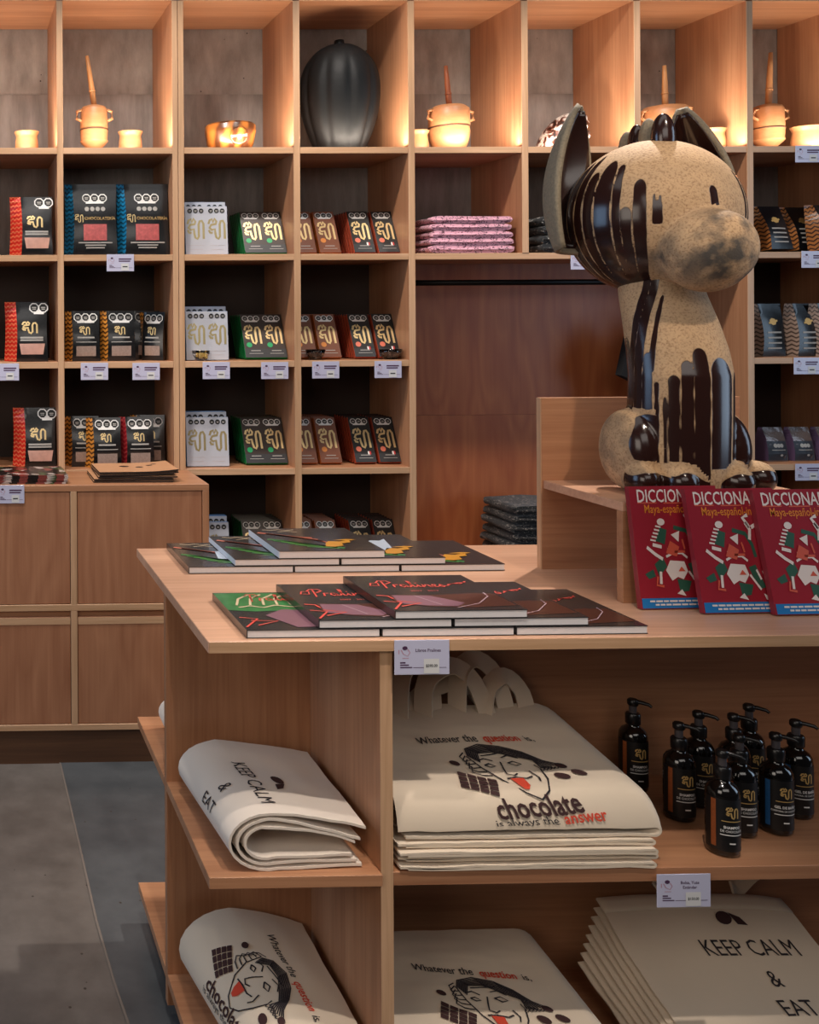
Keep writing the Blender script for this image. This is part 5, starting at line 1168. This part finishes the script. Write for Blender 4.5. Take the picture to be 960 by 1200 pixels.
# centre bay, bottom shelf right: fanned KEEP CALM totes
n = 8; top_fn = None
xa, xb_ = aY(697, 1060, 2.05).x, aY(913, 1052, 2.05).x
for k in range(n):
    q = n - 1 - k                                    # q = 0 is the topmost
    zf = LZ_ + 0.006 + 0.0068 * k; zbk = LZ_ + 0.070 + 0.0150 * k; dx = -0.0095 * q
    def fn(u, v, zf=zf, zbk=zbk, dx=dx, k=k):
        # u across, v from back to front
        s = 1 - v
        x = xa + dx + (xb_ - xa) * u + 0.035 * v * (u - 0.3) * 0.4
        x += 0.004 * noise.noise(Vector((k, v * 5, 0)))
        z = zf + (zbk - zf) * (0.62 * s + 0.38 * s * s) - 0.014 * s * (u ** 6) - 0.006 * s * ((1 - u) ** 8)
        return Vector((x, 2.045 - 0.006 * q - 0.305 * v, z + 0.0025 * noise.noise(Vector((u * 4, v * 4, k * 0.15)))))
    names = ['lowest', 'second from bottom', 'third from bottom', 'fourth from bottom', 'fourth from top', 'third from top', 'second from top']
    lab = 'cotton tote with keep calm print lying on top of the fanned stack, bottom shelf' if q == 0 else f'plain edged cotton tote, {names[k]} in the fanned stack on the bottom shelf'
    g = thing('flat_tote', lab, 'tote bag', (0, 0, 0), group='fanned keep calm totes')
    obj('cloth', B().sheet(fn, 20, 16, -0.0032), M['cotton'], g, smooth=True, ang=50)
    if q == 0: top_fn = fn; gK = g
def on_flat(x, y): return top_fn(0.62 + x / (xb_ - xa), 0.40 - y / 0.305) + Vector((0, -0.0008, 0.0016))
calm_print(gK, on_flat, 1.0)
obj('hem', B().sheet(lambda u, v: top_fn(u, 0.0 + 0.09 * v) + Vector((0, 0, 0.0015)), 20, 3, -0.001), M['cotton'], gK, smooth=True)
strap([sp(772, 1044, 2.052), sp(774, 1040, 2.06), sp(786, 1022, 2.065), sp(806, 1010, 2.065)], 0.030, gK)
strap([sp(858, 1042, 2.052), sp(864, 1040, 2.06), sp(880, 1024, 2.065), sp(900, 1014, 2.065)], 0.030, gK)
# ------------------------------------------------------------------ pump bottles
M['bottle'] = mat('dark_amber_plastic', '#0d0908', 0.12, coat=0.5); M['pump'] = mat('black_pump_plastic', '#141213', 0.3); M['pumpstem'] = mat('grey_translucent_plastic', '#4a4548', 0.3)
M['lab_black'] = mat('black_paper_label', '#0f0e0f', 0.45); M['lab_orange'] = mat('orange_band_print', '#8e4a22', 0.5, var=0.3, scale=220); M['lab_blue'] = mat('blue_band_print', '#1c4f80', 0.5, var=0.3, scale=220)
def pump_bottle(label, kind, group):
    g = thing('pump_bottle', label, 'bottle', (0, 0, 0), group=group); R_ = 0.0268
    obj('bottle_body', B().lathe([(0.021, 0), (0.0255, 0.003), (R_, 0.007), (R_, 0.108), (0.0255, 0.117), (0.021, 0.125), (0.014, 0.130), (0.0115, 0.133), (0.0115, 0.138)], n=36), M['bottle'], g, smooth=True, ang=60)
    obj('collar', B().lathe([(0.0135, 0.136), (0.0142, 0.137), (0.0142, 0.155), (0.0125, 0.158), (0.007, 0.159)], n=28), M['pump'], g, smooth=True, ang=50)
    obj('pump_stem', B().lathe([(0.0072, 0.159), (0.0072, 0.176)], n=16), M['pumpstem'], g, smooth=True, ang=50)
    obj('pump_head', B().lathe([(0.009, 0.174), (0.0105, 0.176), (0.0105, 0.184), (0.008, 0.187)], n=20).tube([(0, 0, 0.1815), (0.014, -0.003, 0.1825), (0.027, -0.006, 0.181), (0.032, -0.007, 0.177)], 0.0042, 8, [1.2, 1, 0.85, 0.7]), M['pump'], g, smooth=True, ang=50)
    cy = lambda x, z, o: Vector(((R_ + o) * math.sin(x / R_), -(R_ + o) * math.cos(x / R_), z))
    f0, f1 = (lambda x, z: cy(x, z, 0.0004)), (lambda x, z: cy(x, z, 0.0009))
    lb = obj('label', B().rect(-0.035, 0.036, 0.012, 0.106, f0, 24, 2), M['lab_black'], g, smooth=True)
    obj('colour_band', B().rect(-0.022, -0.014, 0.018, 0.104, f1, 4, 2), M['lab_' + kind], lb)
    b = B(); logo(b, 0.011, 0.083, 0.020, 0.021, f1, 0.13); obj('gold_logo', b, M['gold_flat'], lb)
    b = B(); t1, t2 = (('SHAMPOO', 'DE CHOCOLATE') if kind == 'orange' else ('GEL DE BAÑO', 'CORPORAL DE CHOCOLATE'))
    b.text(t1, 0.0066, f1, 0.011, 0.056, sx=0.9, fat=0.03); b.text(t2, 0.0062 if kind == 'orange' else 0.0046, f1, 0.011, 0.049, sx=0.8, fat=0.01); b.rect(-0.008, 0.030, 0.0415, 0.0432, f1, 8, 1); b.rect(0.006, 0.016, 0.026, 0.0285, f1, 3, 1)
    obj('label_lettering', b, M['white_ink'], lb)
    b = B(); b.rect(-0.006, 0.028, 0.0665, 0.068, f1, 8, 1); obj('gold_rule', b, M['gold_flat'], lb)
    return g
bots = [(853, 1001.5, 'orange', 'dark pump bottle nearest the shelf edge with orange band'), (801.5, 961.5, 'orange', 'dark pump bottle with orange band, second from the left'),
        (747, 927, 'orange', 'dark pump bottle standing alone near the comic face tote'), (824.5, 945, 'orange', 'dark pump bottle behind and right of the second from left'),
        (873, 979, 'orange', 'dark pump bottle directly behind the nearest one'), (866, 949, 'orange', 'dark pump bottle wedged in the middle of the cluster'),
        (884, 935, 'orange', 'dark pump bottle at the very back of the cluster'), (916, 977, 'blue', 'dark pump bottle with blue band'), (939.5, 958, 'blue', 'dark pump bottle behind the blue banded one at the right')]
protos = {}
for px, py, kind, lab in bots:
    p = aZ(px, py, SZ_ + 0.0); yaw = math.atan2(p.x, p.y); p.y += 0.012; p.z = SZ_
    if kind in protos: dup(protos[kind], lab, p, -0.50)
    else:
        g = pump_bottle(lab, kind, 'dark pump bottles'); g.location = p; g.rotation_euler = (0, 0, -0.50); protos[kind] = g

# ------------------------------------------------------------------ price tags
M['tag'] = mat('pale_lilac_card', '#c4c2d8', 0.35, coat=0.3); M['tagpatch'] = mat('white_sticker', '#d6d4d2', 0.5); M['tag_plum'] = mat('plum_ink', '#4a2a4a', 0.6); M['tag_pink'] = mat('rose_ink', '#b88a9c', 0.6)
def tag_card(label, title, price, big, loc, w, h):
    g = thing('price_tag', label, 'price tag', loc, group='lilac price tags')
    P = lambda x, z: Vector((x * w, -0.0017, z * h)); Q = lambda x, z: Vector((x * w, -0.0021, z * h)); R2 = lambda x, z: Vector((x * w, -0.0025, z * h))
    obj('card', B().box(-w / 2, w / 2, -0.0014, 0, -h / 2, h / 2, 0.0006), M['tag'], g)
    b = B(); b.disc(-0.31, 0.27, 0.05, 0.06, P, 8); b.rect(-0.40, -0.30, -0.13, -0.17, P, 1, 1); b.rect(-0.40, -0.24, -0.20, -0.235, P, 1, 1); b.rect(-0.40, -0.18, -0.27, -0.30, P, 1, 1); b.rect(-0.16, 0.44, -0.285, -0.300, P, 1, 1)
    if title: 
        ys = 0.20 if len(title) == 1 else 0.24
        for k, tl in enumerate(title): b.text(tl, 0.125, lambda x, z: Vector((x * h, -0.0017, z * h)), 0.11 * w / h, ys - 0.14 * k, sx=1.0, fat=0.012)
    else: b.rect(-0.06, 0.40, 0.26, 0.18, P, 1, 1); b.rect(-0.06, 0.36, 0.13, 0.06, P, 1, 1)
    obj('tag_lettering', b, M['tag_plum'], g)
    b = B(); b.strokes([[(-0.38, 0.22), (-0.34, 0.10), (-0.26, 0.04), (-0.22, 0.14), (-0.26, 0.24)], [(-0.36, -0.02), (-0.24, -0.02)], [(-0.42, 0.10), (-0.42, 0.22)]], 0.018, P); obj('tag_emblem', b, M['tag_pink'], g)
    s = obj('price_sticker', B().rect(0.03, 0.31, -0.46, -0.04, Q, 1, 1), M['tagpatch'], g)
    b = B()
    if price: b.text(price, 0.115, lambda x, z: Vector((x * h, -0.0025, z * h)), 0.17 * w / h, -0.24, sx=0.9, fat=0.012)
    else: b.rect(0.08, 0.26, -0.20, -0.26, R2, 1, 1)
    obj('price_lettering', b, M['black_ink'], s)
    return g
def tag_at(x0, y0, x1, y1, Y, label, title=None, price=None):
    p = aY((x0 + x1) / 2, (y0 + y1) / 2, Y); w = aY(x1, y0, Y).x - aY(x0, y0, Y).x; h = (y1 - y0) / FPX * Y
    return p, w, h
p, w, h = tag_at(462, 749.5, 526.5, 790.5, TY0 - 0.003, '')
tag_card('lilac price tag on the front edge of the tabletop', ['Libros Pralines'], '$390.00', True, p, w, h)
p, w, h = tag_at(769.5, 1023.5, 832.5, 1063, TY0 - 0.001, '')
p.y = min(p.y, TY0 + 0.0065)
tag_card('lilac price tag on the middle shelf edge below the bottles', ['Bolsa, Yute', 'Estándar'], '$150.00', True, p, w, h)
p, w, h = tag_at(-3, 568.5, 28.5, 590, CY0 - 0.001, '')
small = tag_card('lilac price tag on the low cabinet below the left leaflet pile', None, None, False, p, w, h)
ptag = None
for x0, y0, x1, y1, lab in ((125, 298, 157, 318, 'price tag under the large blue gusset pouches'), (-8, 426, 20.5, 446, 'price tag on the third shelf at the left picture edge'), (95.5, 425.5, 126, 445, 'price tag under the left gold gusset pouches'),
        (156, 425.5, 186.5, 445, 'price tag under the right pouches of the third shelf'), (238, 424, 269, 444.5, 'price tag under the white boxes'), (306.5, 424, 337.5, 444.5, 'price tag under the green edged boxes'),
        (366.5, 423.5, 397, 443.5, 'price tag under the brown boxes'), (439.5, 423, 470, 443, 'price tag under the brick red edged boxes'), (669, 296, 700, 316, 'price tag half hidden by the statue ear'),
        (932, 171, 963, 190, 'price tag on the top shelf under the right cup'), (939.5, 294, 970, 314, 'price tag under the copper gusset pouches at right'), (930.5, 419, 961, 438.5, 'price tag under the silver gusset pouches at right'), (932, 543.5, 963, 563, 'price tag under the navy label bags')):
    p, w, h = tag_at(x0, y0, x1, y1, YS - 0.0005, '')
    if ptag is None: ptag = tag_card('lilac ' + lab, None, None, False, p, w, h)
    else: dup(ptag, 'lilac ' + lab, p)

# ------------------------------------------------------------------ leaflet piles on the low cabinet
M['card_tan'] = mat('tan_card', '#c08e68', 0.45, var=0.12, scale=40); M['card_dark'] = mat('dark_card_edge', '#2a1c18', 0.5)
def collage(name):
    m = bpy.data.materials.new(name); m.use_nodes = True; nt = m.node_tree; p = nt.nodes['Principled BSDF']; p.inputs['Roughness'].default_value = 0.3
    tc = nt.nodes.new('ShaderNodeTexCoord'); v = nt.nodes.new('ShaderNodeTexVoronoi'); v.inputs['Scale'].default_value = 34; nt.links.new(tc.outputs['Object'], v.inputs['Vector'])
    cr = nt.nodes.new('ShaderNodeValToRGB'); cr.color_ramp.interpolation = 'CONSTANT'; e = cr.color_ramp.elements; e[0].color = lin('#1c1614'); e[1].position = 0.35; e[1].color = lin('#7a3a34')
    for ps, c in ((0.5, '#b0a29a'), (0.65, '#3a4a2c'), (0.8, '#241a18')): k = e.new(ps); k.color = lin(c)
    sp_ = nt.nodes.new('ShaderNodeSeparateColor'); nt.links.new(v.outputs['Color'], sp_.inputs[0]); nt.links.new(sp_.outputs[0], cr.inputs['Fac']); nt.links.new(cr.outputs['Color'], p.inputs['Base Color']); return m
M['collage'] = collage('photo_collage_print')
zc = CZ + EPS
xs0, xs1 = aY(112, 560, 3.31).x, aY(205, 560, 3.31).x
ords = ['lowest', 'second', 'third', 'fourth', 'fifth', 'topmost']
for k in range(5):
    w_ = xs1 - xs0; z0 = zc + k * 0.0078; tl = 0.0035 * k
    g = thing('menu_card', f'tan card with dark edge, {ords[k] if k < 4 else "topmost"} of the right pile on the low cabinet', 'leaflet', ((xs0 + xs1) / 2 + random.uniform(-.008, .008) + 0.004 * k, 3.42, z0), random.uniform(-.03, .05), 'tan cards on the low cabinet')
    d = 0.20; bend = lambda x: 0.012 * max(0, x / w_) ** 2 * (k > 2)
    obj('card', B().sheet(lambda u, v: Vector(((u - 0.5) * w_, (v - 0.5) * d, 0.0045 + bend((u - 0.5) * w_ * 1.6))), 8, 2, 0.0045), M['card_dark'], g)
    obj('printed_face', B().rect(-w_ / 2, w_ / 2, -d / 2, d / 2, lambda x, y: Vector((x, y, 0.0052 + bend(x * 1.6))), 8, 1), M['card_tan'], g)
    if k == 4:
        b = B()
        for x, y, r in ((-0.03, 0.02, 0.018), (0.02, 0.0, 0.014), (0.06, 0.03, 0.012), (0.08, 0.05, 0.01)): b.disc(x, y, r, r * 0.8, lambda x, y: Vector((x, y, 0.0057 + bend(x * 1.6))), 8)
        obj('dark_print', b, M['card_dark'], g)
xl0, xl1 = aY(-30, 560, 3.31).x, aY(80, 560, 3.31).x
for k in range(5):
    w_ = xl1 - xl0
    g = thing('menu_card', f'glossy photo leaflet, {ords[k] if k < 4 else "topmost"} of the left pile on the low cabinet', 'leaflet', ((xl0 + xl1) / 2 + random.uniform(-.006, .006), 3.41, zc + k * 0.0058), random.uniform(-.04, .04), 'photo leaflets on the low cabinet')
    obj('card', B().box(-w_ / 2, w_ / 2, -0.10, 0.10, 0, 0.0048), M['collage'], g)
    obj('printed_face', B().rect(-w_ / 2, w_ / 2, -0.1, 0.1, lambda x, y: Vector((x, y, 0.0052)), 1, 1), M['collage'], g)
